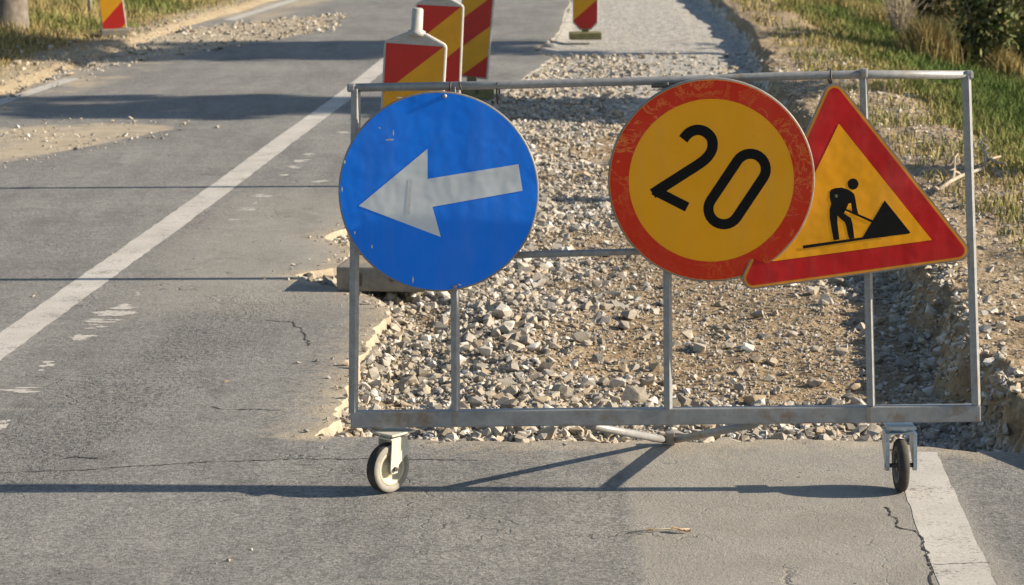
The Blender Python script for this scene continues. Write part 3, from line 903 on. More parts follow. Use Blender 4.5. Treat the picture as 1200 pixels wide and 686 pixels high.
# bottom bar, a rectangular tube
a, b = P(411, 492), P(1149, 484.5)
ax = (b - a).normalized(); up = nrm.cross(ax).normalized()
if up.z < 0: up = -up
rot = Matrix((ax, nrm.cross(ax) * -1, up)).transposed()
rot = Matrix((ax, up.cross(ax), up)).transposed()
mb = MB().box((a + b) / 2 - nrm * 0.012, ((b - a).length, 0.045, 0.050), rot, 0.004)
mb.build('bottom_bar', M['bar'], frame)
for q in ((533, 491), (1018, 486)):
    MB().box(P(*q, 0.0125), (0.012, 0.003, 0.046), rot).build('weld_seam', M['edge'], frame)
for q in ((412, 103), (1135, 88)):
    MB().box(P(*q), (0.027, 0.027, 0.027), rot, 0.008).build('corner_joint', M['galv'], frame)
# wire ties and brackets on the top rail
for pts in ([(583, 97, .014), (582, 108, .0), (583, 122, -.004)], [(585, 97, -.014), (585, 110, .0)], [(973, 80, .016), (974, 92, .016), (976, 103, .02)], [(971, 79, -.015), (970, 92, -.016), (975, 101, .01)],
            [(528, 96, .016), (527, 108, .02)], [(538, 96, .015), (541, 107, .02)]):
    ftube('tie_wire', [P(x, y, o) for x, y, o in pts], 0.0028, 'wire', 8)
MB().box(P(778, 101, 0.004), (0.075, 0.02, 0.010), rot, 0.002).build('bracket', M['bolt'], frame)
MB().box(P(1012, 86, 0.004), (0.022, 0.032, 0.030), rot, 0.006).build('clamp', M['galv'], frame)
# kick stand: two tubes reaching back and down to a foot on the road
foot = G(785, 521)
fs = ftube('kick_stand', [P(690, 499, -0.03), Vector((foot.x - 0.02, foot.y, 0.016))], 0.0125)
ftube('kick_stand', [P(885, 497, -0.03), Vector((foot.x + 0.02, foot.y, 0.016))], 0.0125, 'bar')
MB().box((foot.x, foot.y - 0.005, 0.022), (0.03, 0.035, 0.044), None, 0.004).build('stand_foot', M['edge'], frame)

def caster(contact, rad, width, yaw, trail, fork_mat, tyre_mat, rim_mat, top_z, plate, gap, leg):
    """swivel caster; contact: ground point, yaw: direction of rolling"""
    fwd = Vector((math.cos(yaw), math.sin(yaw), 0)); side = Vector((-fwd.y, fwd.x, 0))
    c = Vector((contact.x, contact.y, rad))
    piv = c + fwd * trail; piv.z = top_z
    fk = MB()
    rt = Matrix((fwd, side, Vector((0, 0, 1)))).transposed()
    fk.box(piv + Vector((0, 0, -0.004)), (plate, plate * 0.9, 0.006), rt, 0.001)
    fk.lathe([(0, 0), (0.028, 0), (0.028, -0.012), (0.022, -0.016), (0, -0.016)], piv + Vector((0, 0, -0.007)), (0, 0, 1), 20)
    zt = top_z - 0.020
    fk.box(Vector((piv.x, piv.y, zt)) - fwd * trail * 0.3, (0.062, gap * 2 + 0.006, 0.005), rt, 0.001)
    for sg in (-1, 1):
        q = side * (sg * gap)
        poly = [piv + fwd * 0.030 + q, piv - fwd * 0.036 + q, c - fwd * 0.016 + q, c - fwd * 0.012 + q + Vector((0, 0, -0.014)), c + fwd * 0.012 + q + Vector((0, 0, -0.014)), c + fwd * 0.018 + q + Vector((0, 0, 0.010)), piv + fwd * 0.034 + q + Vector((0, 0, -0.060))]
        for k in (0, 1): poly[k].z = zt
        poly[6].z = zt - 0.045
        fk.prism(poly, side * (leg * sg))
    f = fk.build('caster', M[fork_mat], frame)
    hw = width / 2
    MB().lathe([(rad * 0.70, -hw * 0.85), (rad * 0.90, -hw), (rad * 0.985, -hw * 0.6), (rad, 0), (rad * 0.985, hw * 0.6), (rad * 0.90, hw), (rad * 0.70, hw * 0.85), (rad * 0.70, -hw * 0.85)], c, side, 44).build('tyre', M[tyre_mat], f)
    MB().lathe([(0, -hw * 0.75), (rad * 0.24, -hw * 0.75), (rad * 0.26, -hw * 0.3), (rad * 0.52, -hw * 0.25), (rad * 0.58, -hw * 0.9), (rad * 0.715, -hw * 0.9), (rad * 0.715, hw * 0.9), (rad * 0.58, hw * 0.9), (rad * 0.52, hw * 0.25), (rad * 0.26, hw * 0.3), (rad * 0.24, hw * 0.75), (0, hw * 0.75)], c, side, 40).build('rim', M[rim_mat], f)
    if rim_mat == 'rim':
        for sg in (-1, 1):
            MB().lathe([(rad * 0.70, sg * hw * 0.90), (rad * 0.72, sg * hw * 1.03), (rad * 0.90, sg * hw * 1.06), (rad * 0.955, sg * hw * 0.82)], c, side, 44).build('sidewall', M['tyre_grey'], f)
    e = gap + 0.012
    MB().tube([c - side * e, c + side * e], 0.0075, 6).build('axle_bolt', M['bolt'], f)
    return f
bar_bottom = (P(455, 502).z + P(1055, 496).z) / 2
caster(LW, 0.077, 0.040, R(47), 0.028, 'cream', 'tyre_black', 'rim', P(455, 505).z, 0.10, 0.026, 0.004)
caster(RW, 0.081, 0.030, R(91), 0.03, 'zinc', 'tyre_black', 'bolt', P(1055, 499).z, 0.095, 0.036, 0.011)

# ------------------------------------------------------------------ signs
def flat(name, pix, mp, mat, parent):
    bm = bmesh.new()
    f = bm.faces.new([bm.verts.new(mp(x, y)) for x, y in pix])
    bm.normal_update()
    if f.normal.y > 0: f.normal_flip()
    bmesh.ops.triangulate(bm, faces=bm.faces)
    me = bpy.data.meshes.new(name); bm.to_mesh(me); bm.free()
    return link(name, me, mat, parent)

def stroke(pts, w, closed=False):
    """outline quads of a bent stroke in pixel units"""
    n = len(pts); L, Rr = [], []
    for i in range(n):
        a = Vector(pts[i - 1]) if (i or closed) else None
        b = Vector(pts[i]); c = Vector(pts[(i + 1) % n]) if (i < n - 1 or closed) else None
        d1 = (b - a).normalized() if a is not None else None
        d2 = (c - b).normalized() if c is not None else None
        if d1 is None: d1 = d2
        if d2 is None: d2 = d1
        n1 = Vector((-d1.y, d1.x)); n2 = Vector((-d2.y, d2.x))
        m = (n1 + n2); m = m.normalized() if m.length > 1e-5 else n1
        k = min(w / 2 / max(0.35, m.dot(n1)), w * 1.2)
        L.append(b + m * k); Rr.append(b - m * k)
    return L, Rr
def stroke_obj(name, pts, w, mp, mat, parent, closed=False):
    L, Rr = stroke(pts, w, closed)
    V = [mp(p.x, p.y) for p in L] + [mp(p.x, p.y) for p in Rr]
    n = len(L); F = []
    for i in range(n if closed else n - 1):
        j = (i + 1) % n
        F.append((i, j, n + j, n + i))
    me = bpy.data.meshes.new(name); me.from_pydata([tuple(v) for v in V], [], F)
    me.update()
    if me.polygons[0].normal.y > 0: me.flip_normals()
    return link(name, me, mat, parent)

def round_sign(name, pxc, rad, nn, through, off, face_mat, label, cat, ring=None, grp=None):
    c = P(*pxc, off, nn, through)
    root = empty(name, c - Vector((0, 0, rad)), label, cat, grp)
    MB().lathe([(0, -0.016), (rad * 0.93, -0.016), (rad * 0.99, -0.020), (rad, -0.016), (rad, -0.004), (rad * 0.994, -0.0008), (rad * 0.985, 0.0), (0, 0.0)], c, nn, 96, False).build('sign_panel', M['edge'], root)
    MB().lathe([(0, 0.0006), (rad * 0.982, 0.0006), (rad * 0.982, 0.0002)], c, nn, 96, False).build('face_film', face_mat, root)
    return root, c

th0 = p_base
# blue arrow sign
n_blue = (nrm + bdir * 0.02).normalized()
root, c = round_sign('mandatory_direction_sign', (514, 225), 0.3, n_blue, P(514, 225), 0.035, M['blue'], 'round blue sign with white arrow pointing left, hung on the frame', 'traffic sign')
mpb = lambda x, y: P(x, y, 0.0, n_blue, c + n_blue * 0.0012)
flat('arrow', [(420.5, 241.4), (501, 174.5), (501, 209.9), (607.6, 192.6), (612.3, 223.7), (506.8, 242.6), (516.6, 278)], mpb, M['white_film'], root)
mps = lambda x, y: P(x, y, 0.0, n_blue, c + n_blue * 0.0018)
flat('scratch', [(480.5, 208), (483, 210), (479.8, 252), (476.5, 250)], mps, M['scratch'], root)
rs = random.Random(4)
for (x, y, w, h) in [(457, 164, 14, 2.2), (461, 156, 2, 9), (468, 108.5 + 6, 9, 2), (484, 328, 2.4, 12), (416, 273, 3, 4), (436, 289, 2.5, 8), (456, 164, 4, 4), (521, 113.5, 4, 4), (401, 222, 2, 7), (539, 334, 5, 3), (445, 150, 3, 2), (404, 190, 3, 6)]:
    k = 9
    flat('chip', [(x + w / 2 * math.cos(6.283 * i / k) * rs.uniform(.5, 1), y + h / 2 * math.sin(6.283 * i / k) * rs.uniform(.5, 1)) for i in range(k)], mps, M['scratch'], root)
for q in ((521, 113), (533, 336)):
    MB().lathe([(0, 0.006), (0.006, 0.005), (0.0075, 0.0)], P(*q, 0.0, n_blue, c + n_blue * 0.001), n_blue, 10).build('bolt_head', M['back'], root)

# speed limit sign, tilted a little forward at the top
n20 = (nrm + Vector((0, 0, -0.10)) - bdir * 0.015).normalized()
root, c = round_sign('speed_limit_sign', (833.5, 212), 0.306, n20, P(833, 212), 0.064, M['yellow20'], 'round yellow speed sign with number 20 and scratched red border', 'traffic sign')
u = n20.orthogonal().normalized(); w = n20.cross(u)
MB().lathe([(0.244, 0.0011), (0.2995, 0.0011), (0.2995, 0.0007), (0.244, 0.0007)], c, n20, 96, False).build('red_border', M['red20'], root)
mp2 = lambda x, y: P(690 + x / 2.54, 80 + y / 2.54, 0.0, n20, c + n20 * 0.0012)
two = [(281, 212), (298, 193), (322, 184), (347, 190), (366, 211), (367, 240), (352, 266), (326, 287), (290, 310), (240, 342), (190, 374)]
def smooth_line(p, n=5):
    out = []
    for i in range(len(p) - 1):
        a, b, c, d = [Vector(p[max(0, min(len(p) - 1, j))]) for j in (i - 1, i, i + 1, i + 2)]
        for k in range(n):
            t = k / n
            out.append(tuple(0.5 * (2 * b + (c - a) * t + (2 * a - 5 * b + 4 * c - d) * t * t + (3 * b - a - 3 * c + d) * t ** 3)))
    return out + [p[-1]]
stroke_obj('digit', smooth_line(two), 31, mp2, M['black'], root)
stroke_obj('digit', [(193, 363), (293, 414)], 29, lambda x, y: P(690 + x / 2.54, 80 + y / 2.54, 0.0, n20, c + n20 * 0.0016), M['black'], root)
A0, B0 = Vector((481, 301)), Vector((402, 419)); axz = (A0 - B0).normalized(); pz = Vector((-axz.y, axz.x)); zero = []
for k in range(15):
    t = math.pi * k / 14
    zero.append(A0 + (pz * -math.cos(t) + axz * math.sin(t)) * 46)
for k in range(15):
    t = math.pi * k / 14
    zero.append(B0 + (pz * math.cos(t) - axz * math.sin(t)) * 46)
stroke_obj('digit', [tuple(z) for z in zero], 30, mp2, M['black'], root, True)

# road works triangle
nT = (nrm + bdir * 0.03).normalized()
cT = P(1005, 246) + nT * 0.034
root = empty('road_works_sign', P(1005, 322, 0.0, nT, cT), 'triangular yellow road works sign with red border and digging figure', 'traffic sign')
def rtri(pts, r, seg=7):
    out = []
    n = len(pts)
    for i in range(n):
        p = Vector(pts[i]); a = (Vector(pts[i - 1]) - p).normalized(); b = (Vector(pts[(i + 1) % n]) - p).normalized()
        half = math.acos(max(-1, min(1, a.dot(b)))) / 2
        bis = (a + b).normalized(); o = p + bis * (r / math.sin(half))
        s = p + a * (r / math.tan(half)) - o; e = p + b * (r / math.tan(half)) - o
        ang = s.angle(e)
        for k in range(seg + 1):
            t = k / seg
            v = (s * math.sin((1 - t) * ang) + e * math.sin(t * ang)) / math.sin(ang)
            out.append(tuple(o + v))
    return out
def inset(pts, d):
    n = len(pts); out = []
    for i in range(n):
        p = Vector(pts[i]); a = (Vector(pts[i - 1]) - p).normalized(); b = (Vector(pts[(i + 1) % n]) - p).normalized()
        half = math.acos(a.dot(b)) / 2
        out.append(tuple(p + (a + b).normalized() * (d / math.sin(half))))
    return out
tri = [(975, 87), (1146, 303), (862, 342)]
layer = lambda h: (lambda x, y: P(x, y, 0.0, nT, cT + nT * h))
MB().prism([layer(0.0)(x, y) for x, y in rtri(tri, 12)], nT * -0.016).build('sign_panel', M['edge'], root)
flat('amber_edge', rtri(inset(tri, 1.6), 11), layer(0.0005), M['edgeT'], root)
flat('red_border', rtri(inset(tri, 4.6), 8), layer(0.0010), M['redT'], root)
flat('face_film', [(983, 145), (1092, 281.5), (905, 306.5)], layer(0.0015), M['yellowT'], root)
zz = lambda x, y: (930 + x / 6.86, 200 + y / 6.86)
lp = layer(0.0020)
head = [zz(478 + 44 * math.cos(6.2832 * k / 20), 109 + 45 * math.sin(6.2832 * k / 20)) for k in range(20)]
flat('figure_head', head, lp, M['black'], root)
body = [(290, 172), (305, 152), (335, 142), (385, 137), (430, 150), (470, 172), (488, 192), (498, 235), (508, 300), (520, 350), (512, 362), (490, 352), (470, 335), (468, 300), (458, 260), (440, 268), (425, 305), (405, 345), (430, 362), (462, 382), (474, 430), (484, 500), (488, 545), (448, 550), (438, 520), (425, 455), (412, 415), (385, 395), (352, 362), (352, 420), (362, 500), (368, 555), (322, 562), (305, 470), (290, 380), (290, 310), (302, 268), (290, 215)]
flat('figure_body', [zz(*p) for p in body], lp, M['black'], root)
flat('spade_handle', [zz(*p) for p in [(412, 320), (422, 308), (640, 402), (632, 420)]], layer(0.0024), M['black'], root)
flat('spoil_heap', [zz(*p) for p in [(550, 545), (732, 240), (938, 497), (930, 508), (760, 528)]], lp, M['black'], root)
flat('ground_bar', [zz(*p) for p in [(72, 604), (560, 536), (760, 512), (760, 530), (560, 556), (78, 628)]], layer(0.0028), M['black'], root)
flat('chip', [zz(*p) for p in [(330, 195), (352, 192), (356, 212), (338, 220)]], layer(0.0033), M['olive'], root)
flat('chip', [zz(*p) for p in [(440, 268), (462, 262), (466, 308), (432, 300)]], layer(0.0033), M['yellowT'], root)

# ------------------------------------------------------------------ delineator panels
def delineator(foot_px, yaw, tilt, phase, wid, face_z0, face_h, label, base_mat, base_size, base_yaw, base_off=(0, 0), handle=True, zbase=0.0, group=None, taper=False):
    g = G(*foot_px, zbase)
    root = empty('striped_delineator', g, label, 'delineator', group)
    rz = Matrix.Rotation(yaw, 3, 'Z') @ Matrix.Rotation(tilt, 3, 'Y')
    T = lambda x, y, z: g + rz @ Vector((x, y, z))
    h = wid / 2; t = 0.024
    z0, z1 = face_z0, face_z0 + face_h
    mb = MB()
    out = [(-h, z0), (h, z0), (h, z1 - 0.012), (h - 0.010, z1 + 0.002), (0.045, z1 + 0.042), (-0.045, z1 + 0.042), (-h + 0.010, z1 + 0.002), (-h, z1 - 0.012)]
    if taper: out[:2] = [(-h * 0.45, z0 - 0.07), (h * 0.45, z0 - 0.07), (h, z0)] ; 
    if taper: out = [(-h, z0)] + out
    mb.prism([T(x, -t, z) for x, z in out], rz @ Vector((0, 2 * t, 0)))
    bmesh.ops.bevel(mb.bm, geom=list(mb.bm.edges), offset=0.008, segments=2, affect='EDGES', profile=0.6)
    mb.build('panel_body', M['white_plastic'], root)
    # printed faces, front and back; local coordinates of the object carry the stripes
    for sg in (-1, 1):
        fh = h - 0.010
        me = bpy.data.meshes.new('striped_face')
        o = sg * (t + 0.0015)
        pts = [(-fh, o, z0 + 0.012), (fh, o, z0 + 0.012), (fh, o, z1 - 0.010), (-fh, o, z1 - 0.010)]
        if taper: pts = [(-fh, o, z0 + 0.012), (-fh * 0.45, o, z0 - 0.055), (fh * 0.45, o, z0 - 0.055)] + pts[1:]
        fc = list(range(len(pts)))
        me.from_pydata(pts, [], [fc if sg < 0 else fc[::-1]])
        me.materials.append(stripe_mat(phase))
        f = bpy.data.objects.new('striped_face', me); C.objects.link(f); f.parent = root
        f.rotation_euler = rz.to_euler()
    if handle:
        MB().tube([T(0, 0, z1 + 0.03), T(0, 0, z1 + 0.05), T(0, 0, z1 + 0.056), T(0, 0, z1 + 0.145), T(0, 0, z1 + 0.152)], [0.042, 0.040, 0.026, 0.025, 0.019], 16).build('handle', M['white_plastic'], root)
    bz = Matrix.Rotation(base_yaw, 3, 'Z')
    bw, bd, bh = base_size
    cb = g + Vector((base_off[0], base_off[1], bh / 2))
    b = MB().box(cb, (bw, bd, bh), bz, 0.012).build('base', M[base_mat], root)
    if bw > 0.3 and not taper:
        MB().box(cb + bz @ Vector((-bw * 0.27, -bd * 0.5, 0.0)), (0.045, 0.012, 0.06), bz, 0.004).build('grip_hole', M['bolt'], b)
        MB().box(cb + bz @ Vector((bw * 0.12, -bd * 0.5, 0.012)), (0.02, 0.012, 0.04), bz, 0.004).build('grip_slot', M['bolt'], b)
    MB().box(T(0, 0, (bh + z0) / 2 - (0.03 if taper else 0)), (0.07, 0.05, z0 - bh + 0.03), rz, 0.006).build('socket', M[base_mat], root)
    return root
GD = 'striped panels along the trench edge'
delineator((472, 326), R(-4), R(4.2), 1.068 - 0.010 - 0.110, 0.280, 0.14, 0.928, 'striped panel with white rim and handle, base overhanging the trench', 'concrete', (0.40, 0.44, 0.11), R(-8), (-0.05, -0.14), group=GD)
delineator((507, 218), R(-4), R(3.2), 1.04 - 0.010 - 0.107, 0.275, 0.14, 0.90, 'striped panel with white rim standing between the other two trench panels', 'concrete', (0.40, 0.44, 0.11), R(-5), group=GD)
delineator((551, 114), R(-10), R(5.5), 0.15 + 0.08 - 0.23, 0.25, 0.15, 1.0, 'striped panel without rim behind the pair of rimmed panels', 'olive', (0.34, 0.4, 0.10), R(5), handle=False, group=GD)
delineator((686, 46), R(-3), R(0.5), 0.16 + 0.13 - 0.23, 0.25, 0.16, 0.95, 'striped panel tapering to an olive foot, alone on the pale gravel', 'olive', (0.32, 0.22, 0.07), R(0), handle=False, taper=True, group=GD)
delineator((136, 44), R(8), R(-6.0), 0.08 + 0.18 - 0.23, 0.25, 0.08, 1.0, 'striped panel on a grey stone base at the grass on the left', 'concrete', (0.30, 0.3, 0.09), R(10), handle=True)

# thin white stake on the left verge
g = G(106, 25)
st = empty('marker_stake', g, 'thin white stake with dark foot in the left grass', 'stake')
MB().tube([g + Vector((0, 0, 0.10)), g + Vector((-0.02, 0, 1.0))], 0.022, 10).build('shaft', M['white_plastic'], st)
MB().tube([g + Vector((0, 0, -0.05)), g + Vector((0, 0, 0.12))], 0.019, 10).build('foot', M['bolt'], st)

# ------------------------------------------------------------------ vegetation
def blades(name, x, y, h, lean, width, cols, seed, label, cat='grass', parent=None, z=None, mat='blade'):
    r = np.random.default_rng(seed)
    n = len(x)
    zz = terrain(x, y) - 0.01 if z is None else z
    a = r.uniform(0, 2 * np.pi, n); fa = r.uniform(0, np.pi, n)
    dx, dy = np.cos(a) * lean * h, np.sin(a) * lean * h
    wx, wy = np.cos(fa) * width / 2, np.sin(fa) * width / 2
    b = np.stack([x, y, zz], 1)
    o = np.zeros((n, 5, 3))
    o[:, 0] = b + np.stack([-wx, -wy, 0 * x], 1); o[:, 1] = b + np.stack([wx, wy, 0 * x], 1)
    m = b + np.stack([dx * 0.35, dy * 0.35, h * 0.6], 1)
    o[:, 2] = m + np.stack([wx * 0.7, wy * 0.7, 0 * x], 1); o[:, 3] = m - np.stack([wx * 0.7, wy * 0.7, 0 * x], 1)
    o[:, 4] = b + np.stack([dx, dy, h * np.sqrt(np.clip(1 - 0.5 * lean ** 2, 0.2, 1))], 1)
    base = np.arange(n)[:, None] * 5
    F = np.concatenate([base + np.array([[0, 1, 2]]), base + np.array([[0, 2, 3]]), base + np.array([[3, 2, 4]])])
    ob = mesh_np(name, o.reshape(-1, 3), F, M[mat], parent, cols=np.repeat(cols, 5, 0))
    if parent is None: tag(ob, label, cat, kind='stuff')
    return ob
GREEN = np.array([0.135, 0.165, 0.04]); DRY = np.array([0.37, 0.28, 0.12]); STRAW = np.array([0.43, 0.33, 0.17]); DEEP = np.array([0.085, 0.13, 0.028])
def grass_cols(t, r, n):
    c = np.where((t < 0.5)[:, None], DEEP + (GREEN - DEEP) * (t * 2)[:, None], GREEN + (DRY - GREEN) * ((t - 0.5) * 2)[:, None])
    return c * r.uniform(0.7, 1.3, (n, 1)) * r.uniform(0.93, 1.07, (n, 3))
# right verge
N = 300000
r = np.random.default_rng(31)
y = 9.2 + (46 - 9.2) * r.uniform(0, 1, N) ** 1.25
x = edge_grass(y) - 0.35 + r.uniform(0, 1, N) ** 1.0 * (1.2 + 0.20 * y)
d = x - edge_grass_w(y)
clump = fbm(x, y, 2.4, 4, 91)
dens = np.clip(0.38 + 0.8 * sstep(-0.1, 0.6, d) - 0.6 * (clump < 0.45) * (1 - sstep(0.3, 1.0, d)), 0, 1)
k = (r.uniform(0, 1, N) < dens) & (x > edge_right(y) + 0.12)
x, y, d, clump = x[k], y[k], d[k], clump[k]
n = len(x)
# a green mown strip, straw above and near the bank
green = np.exp(-((d - 1.35) / 0.75) ** 2) * (1 - sstep(24, 34, y) * 0.5)
t = np.clip(0.78 - 0.66 * green + 0.7 * (fbm(x, y, 1.1, 4, 95) - 0.5) + r.normal(0, 0.12, n), 0.02, 1)
h = (0.06 + 0.045 * sstep(0.2, 1.0, d) + 0.16 * sstep(1.7, 3.0, d)) * r.uniform(0.6, 1.5, n)
blades('verge_grass', x, y, h, r.uniform(0.1, 0.8, n), 0.004 + 0.0003 * y, grass_cols(t, r, n), 32, 'short green and straw coloured grass on the right verge')
# left verge
N = 60000
y = r.uniform(19, 44, N)
x = edge_verge(y) + 0.15 - r.uniform(0, 1, N) * (2.4 + 0.05 * y)
d = edge_verge(y) - x
k = r.uniform(0, 1, N) < np.clip(0.15 + sstep(-0.1, 0.5, d), 0, 1)
x, y, d = x[k], y[k], d[k]; n = len(x)
t = np.clip(0.82 + 1.1 * (fbm(x, y, 0.7, 3, 97) - 0.5) + r.normal(0, 0.14, n), 0.03, 1)
h = (0.05 + 0.10 * sstep(0.2, 1.2, d)) * r.uniform(0.6, 1.4, n)
blades('verge_grass', x, y, h, r.uniform(0.1, 0.8, n), 0.010, grass_cols(t, r, n), 33, 'green and golden grass on the left verge below the trunk')

def leaf_cloud(name, centers, radii, per, size, cols, seed, parent, droop=0.0):
    """thousands of small leaf faces spread through clumps"""
    r = np.random.default_rng(seed)
    centers = np.asarray(centers, float); radii = np.asarray(radii, float)
    n = len(centers) * per
    ci = np.repeat(np.arange(len(centers)), per)
    v = r.normal(0, 1, (n, 3)); v /= np.linalg.norm(v, axis=1)[:, None]
    rad = r.uniform(0.25, 1, n) ** 0.6
    p = centers[ci] + v * (rad[:, None] * radii[ci][:, None]) * np.array([1, 1, 0.85])
    u = r.normal(0, 1, (n, 3)); u /= np.linalg.norm(u, axis=1)[:, None]
    w = np.cross(u, r.normal(0, 1, (n, 3))); w /= np.linalg.norm(w, axis=1)[:, None]
    s = size * r.uniform(0.6, 1.35, n)[:, None]
    Q = np.stack([p - u * s, p + w * s * 0.5, p + u * s, p - w * s * 0.5], 1).reshape(-1, 3)
    F = np.arange(n * 4).reshape(-1, 4)
    cid = r.integers(0, len(cols), n)
    col = np.asarray(cols)[cid] * r.uniform(0.7, 1.3, (n, 1)) * np.repeat(r.uniform(0.8, 1.2, len(centers)), per)[:, None]
    return mesh_np(name, Q, F, M['leaf'], parent, cols=np.repeat(col, 4, 0))

def shrub(px, py, zg, hgt, wid, label, cols, seed, leaves=True, size=0.03, stems=16, per=60, bare=False, cat='shrub', name='shrub'):
    g = onto(px, py)
    rr = random.Random(seed)
    root = empty(name, g, label, cat)
    mb = MB(); cs = []; rs = []
    for i in range(stems):
        a = rr.uniform(0, 6.283); l = hgt * rr.uniform(0.55, 1.05); sp = wid / 2 * rr.uniform(0.2, 1.0)
        tip = g + Vector((math.cos(a) * sp, math.sin(a) * sp, l))
        mid = g + Vector((math.cos(a) * sp * 0.35, math.sin(a) * sp * 0.35, l * 0.5)) + Vector((rr.gauss(0, .03), rr.gauss(0, .03), 0))
        mb.tube([g + Vector((math.cos(a) * 0.03, math.sin(a) * 0.03, -0.02)), mid, tip], [0.006, 0.005, 0.002] if bare else [0.011, 0.007, 0.003], 5, False)
        for k in range(6):
            q = (g.lerp(mid, rr.uniform(0.25, 1)) if k > 2 else mid.lerp(tip, rr.random())) if k else tip
            e = q + Vector((rr.gauss(0, 1), rr.gauss(0, 1), rr.uniform(0.1, 1.2))).normalized() * hgt * rr.uniform(0.08, 0.2)
            mb.tube([q, e], [0.004, 0.0015], 4, False)
            cs.append(e[:]); rs.append(hgt * rr.uniform(0.08, 0.15))
    mb.build('stems', M['dead'] if bare else M['bark'], root)
    if leaves: leaf_cloud('foliage', cs, rs, per, size, cols, seed, root)
    return root
BUSH = [(0.115, 0.14, 0.045), (0.165, 0.175, 0.065), (0.26, 0.225, 0.10), (0.075, 0.09, 0.03)]
shrub(1150, 86, -0.45, 1.25, 1.15, 'dense dark green shrub behind the frame corner on the verge', BUSH, 1, size=0.034, stems=26, per=34)
shrub(1215, 98, -0.45, 0.95, 0.8, 'dark green shrub half cut off at the verge edge', BUSH, 2, size=0.034, stems=16, per=32)
shrub(1095, 38, -0.5, 0.75, 0.9, 'low olive shrub between dry stalks and the dense dark shrub', [(0.07, 0.08, 0.03), (0.13, 0.115, 0.05), (0.19, 0.15, 0.07)], 3, size=0.032, stems=16, per=36)
shrub(1053, 44, -0.5, 0.95, 1.15, 'leafless grey brown shrub of thin dry twigs', [], 4, leaves=False, stems=34, bare=True)
shrub(1190, 30, -0.5, 0.8, 1.2, 'loose olive shrub behind the dense dark one', [(0.09, 0.095, 0.03), (0.16, 0.13, 0.05), (0.24, 0.18, 0.08)], 6, size=0.035, stems=16, per=30)
def straw_clump(px, py, hgt, wid, label, seed, n=1400, tone=0.95):
    g = onto(px, py)
    root = empty('dry_grass_tuft', g, label, 'grass tuft')
    r = np.random.default_rng(seed)
    x = g.x + r.normal(0, wid / 4.5, n); y = g.y + r.normal(0, wid / 5, n)
    dist = np.hypot(x - g.x, y - g.y) / (wid / 2)
    h = hgt * r.uniform(0.55, 1.1, n) * np.clip(1.05 - 0.35 * dist, 0.3, 1)
    blades('blades', x, y, h, r.uniform(0.05, 0.55, n), 0.010, grass_cols(np.clip(r.normal(tone, 0.09, n), 0, 1), r, n), seed, None, parent=root, z=np.full(n, g.z - 0.02))
straw_clump(1085, 74, 0.50, 0.55, 'rounded straw coloured grass tuft left of the dense shrub', 51, 1800)
straw_clump(1172, 92, 0.34, 0.45, 'small straw grass tuft at the foot of the dense shrub', 52, 900)
straw_clump(1030, 33, 0.30, 0.8, 'wide low pale grass tuft before the leafless shrub', 53, 1300, 0.9)
straw_clump(975, 12, 0.25, 0.9, 'low pale grass tuft beside the far soil bank', 54, 1100, 0.85)
straw_clump(1135, 20, 0.5, 0.8, 'tall tan grass tuft among the verge shrubs', 55, 1300, 0.9)

# dead branch lying on the verge by the right post
g = onto(1105, 222)
br = empty('dead_branch', g, 'bleached forked dead branch lying on the bank by the right post', 'branch')
mb = MB()
rr2 = random.Random(3)
def limb(a, b, r0, r1, wig=0.02):
    pts = [a.lerp(b, i / 5) + (Vector((rr2.gauss(0, wig), rr2.gauss(0, wig), rr2.uniform(0, wig))) if 0 < i < 5 else Vector((0, 0, 0))) for i in range(6)]
    mb.tube(pts, [r0 + (r1 - r0) * i / 5 for i in range(6)], 7)
    return pts
upv = lambda px, py, h: onto(px, py) + Vector((0, 0, h))
b0, b1 = upv(1100, 230, 0.03), upv(1172, 196, 0.06)
pp = limb(b0, b1, 0.013, 0.006)
for i, (tx, ty, tz) in enumerate([(1150, 186, .20), (1180, 202, .08), (1122, 205, .16), (1092, 222, .12), (1148, 182, .14), (1112, 212, .10)]):
    limb(pp[[3, 4, 1, 0, 4, 2][i]], upv(tx, ty + 10, tz), 0.009, 0.004, 0.012)
mb.build('wood', M['dead'], br)

# dry twig with curled leaves lying on the asphalt
a, b = G(735, 626), G(808, 622)
tw = empty('dry_twig', a, 'small dry twig with curled orange leaves on the asphalt', 'twig')
MB().tube([a + Vector((0, 0, 0.004)), a.lerp(b, 0.45) + Vector((0, 0.004, 0.008)), b + Vector((0, 0, 0.005))], [0.002, 0.003, 0.002], 6).build('stem', M['dead'], tw)
for i, (px, py, s) in enumerate([(762, 623, 0.014), (792, 621, 0.018), (800, 622, 0.018), (806, 622, 0.014)]):
    c = G(px, py, 0.008); V = []; F = []
    for k in range(5):
        t = k / 4; wv = math.sin(math.pi * (0.08 + 0.86 * t)) * s * 0.45
        for j in (-1, 0, 1): V.append((c.x + (t - 0.5) * s * 1.6, c.y + j * wv, c.z + 0.004 * abs(j) + 0.004 * math.sin(t * 3 + i)))
    for k in range(4):
        for j in range(2): F.append((k * 3 + j, k * 3 + 3 + j, k * 3 + 4 + j, k * 3 + 1 + j))
    mesh_np('leaf', V, F, M['dry_leaf'], tw)

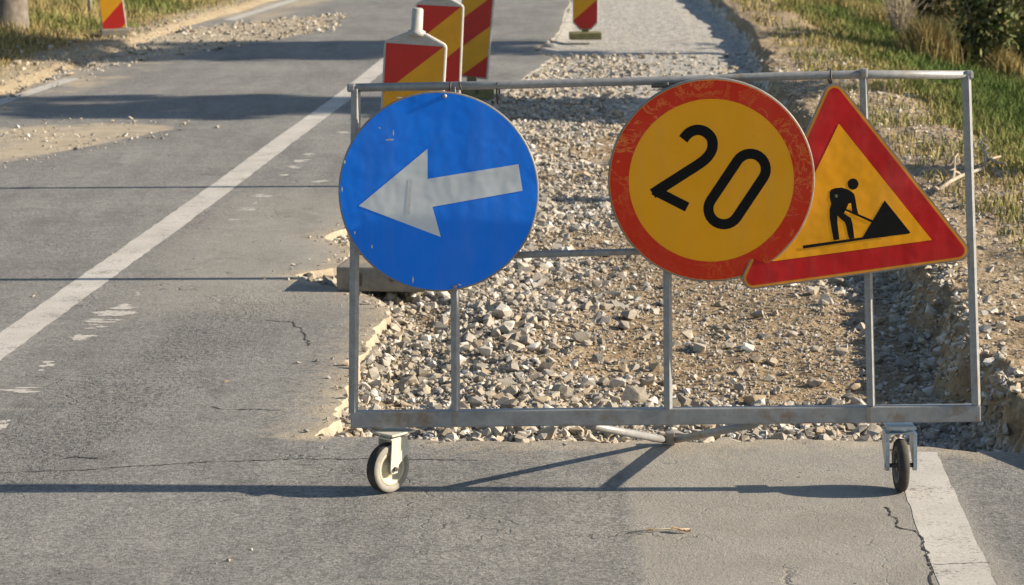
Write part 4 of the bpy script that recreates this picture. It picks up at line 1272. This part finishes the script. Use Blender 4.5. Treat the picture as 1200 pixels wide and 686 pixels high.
# ------------------------------------------------------------------ trees
def tree(loc, hgt, crown_w, z0, label, seed, trunk_r=0.14, name='roadside_tree', group=None, clumps=70, per=90, crown=True):
    rr = random.Random(seed)
    g = Vector(loc); g.z = float(terrain(np.array([g.x]), np.array([g.y]))[0]) - 0.05
    root = empty(name, g, label, 'tree', group)
    mb = MB()
    pts = [g + Vector((rr.gauss(0, .04) * i, rr.gauss(0, .04) * i, hgt * 0.9 * i / 8)) for i in range(9)]
    mb.tube(pts, [trunk_r * (1.25 if i == 0 else 1 - 0.85 * i / 8) for i in range(9)], 14)
    cs, rs = [], []
    for i in range(clumps):
        t = rr.random()
        z = z0 + (hgt - z0) * t
        w = crown_w / 2 * (math.sin(math.pi * min(1, 0.18 + 0.78 * t)) ** 0.6)
        a = rr.uniform(0, 6.283); q = w * math.sqrt(rr.random())
        c = g + Vector((math.cos(a) * q, math.sin(a) * q, z))
        cs.append(c[:]); rs.append(rr.uniform(0.16, 0.34) * crown_w / 2.0)
        if i % 3 == 0:
            k = min(8, max(1, int((z - 0.5) / (hgt * 0.9) * 8)))
            mb.tube([pts[k], c], [0.03, 0.008], 5, False)
    mb.build('trunk', M['bark'], root)
    if crown: leaf_cloud('crown', cs, rs, per, 0.10, [(0.05, 0.08, 0.022), (0.08, 0.11, 0.03), (0.12, 0.12, 0.04)], seed, root)
    return root
GT = 'roadside trees past the right verge'
tree((8.6, 18.75, 0), 7.4, 1.8, 2.9, 'slim tree past the right verge, shading the road beside the panels', 1, group=GT, clumps=125)
tree((9.6, 23.9, 0), 8.6, 2.3, 3.9, 'broader tree past the right verge, shading the far road', 2, group=GT, clumps=150)
tree((6.6, 14.1, 0), 3.1, 0.45, 1.2, 'young thin tree past the right verge, nearest the barrier', 3, 0.04, group=GT, clumps=30, per=50)
# left trunk
g = G(8, 46)
lt = empty('tree', (g.x - 0.02, g.y, 0), 'thick pale grey tree trunk on the left verge', 'tree')
mb = MB()
pts = [Vector((g.x + 0.01 * i, g.y, z)) for i, z in enumerate((-0.1, 0.0, 0.12, 0.4, 1.0, 2.0, 3.0, 4.2))]
mb.tube(pts, [0.27, 0.25, 0.215, 0.195, 0.185, 0.175, 0.16, 0.12], 28)
cs, rs = [], []
rr3 = random.Random(9)
for i in range(60):
    a = rr3.uniform(0, 6.283); q = 1.9 * math.sqrt(rr3.random()); z = rr3.uniform(3.4, 6.6)
    cs.append((g.x + math.cos(a) * q, g.y + math.sin(a) * q, z)); rs.append(rr3.uniform(0.4, 0.7))
    if i % 5 == 0: mb.tube([pts[6], Vector(cs[-1])], [0.06, 0.012], 6, False)
mb.build('trunk', M['bark'], lt)
leaf_cloud('crown', cs, rs, 50, 0.07, [(0.05, 0.08, 0.022), (0.08, 0.11, 0.03)], 61, lt)
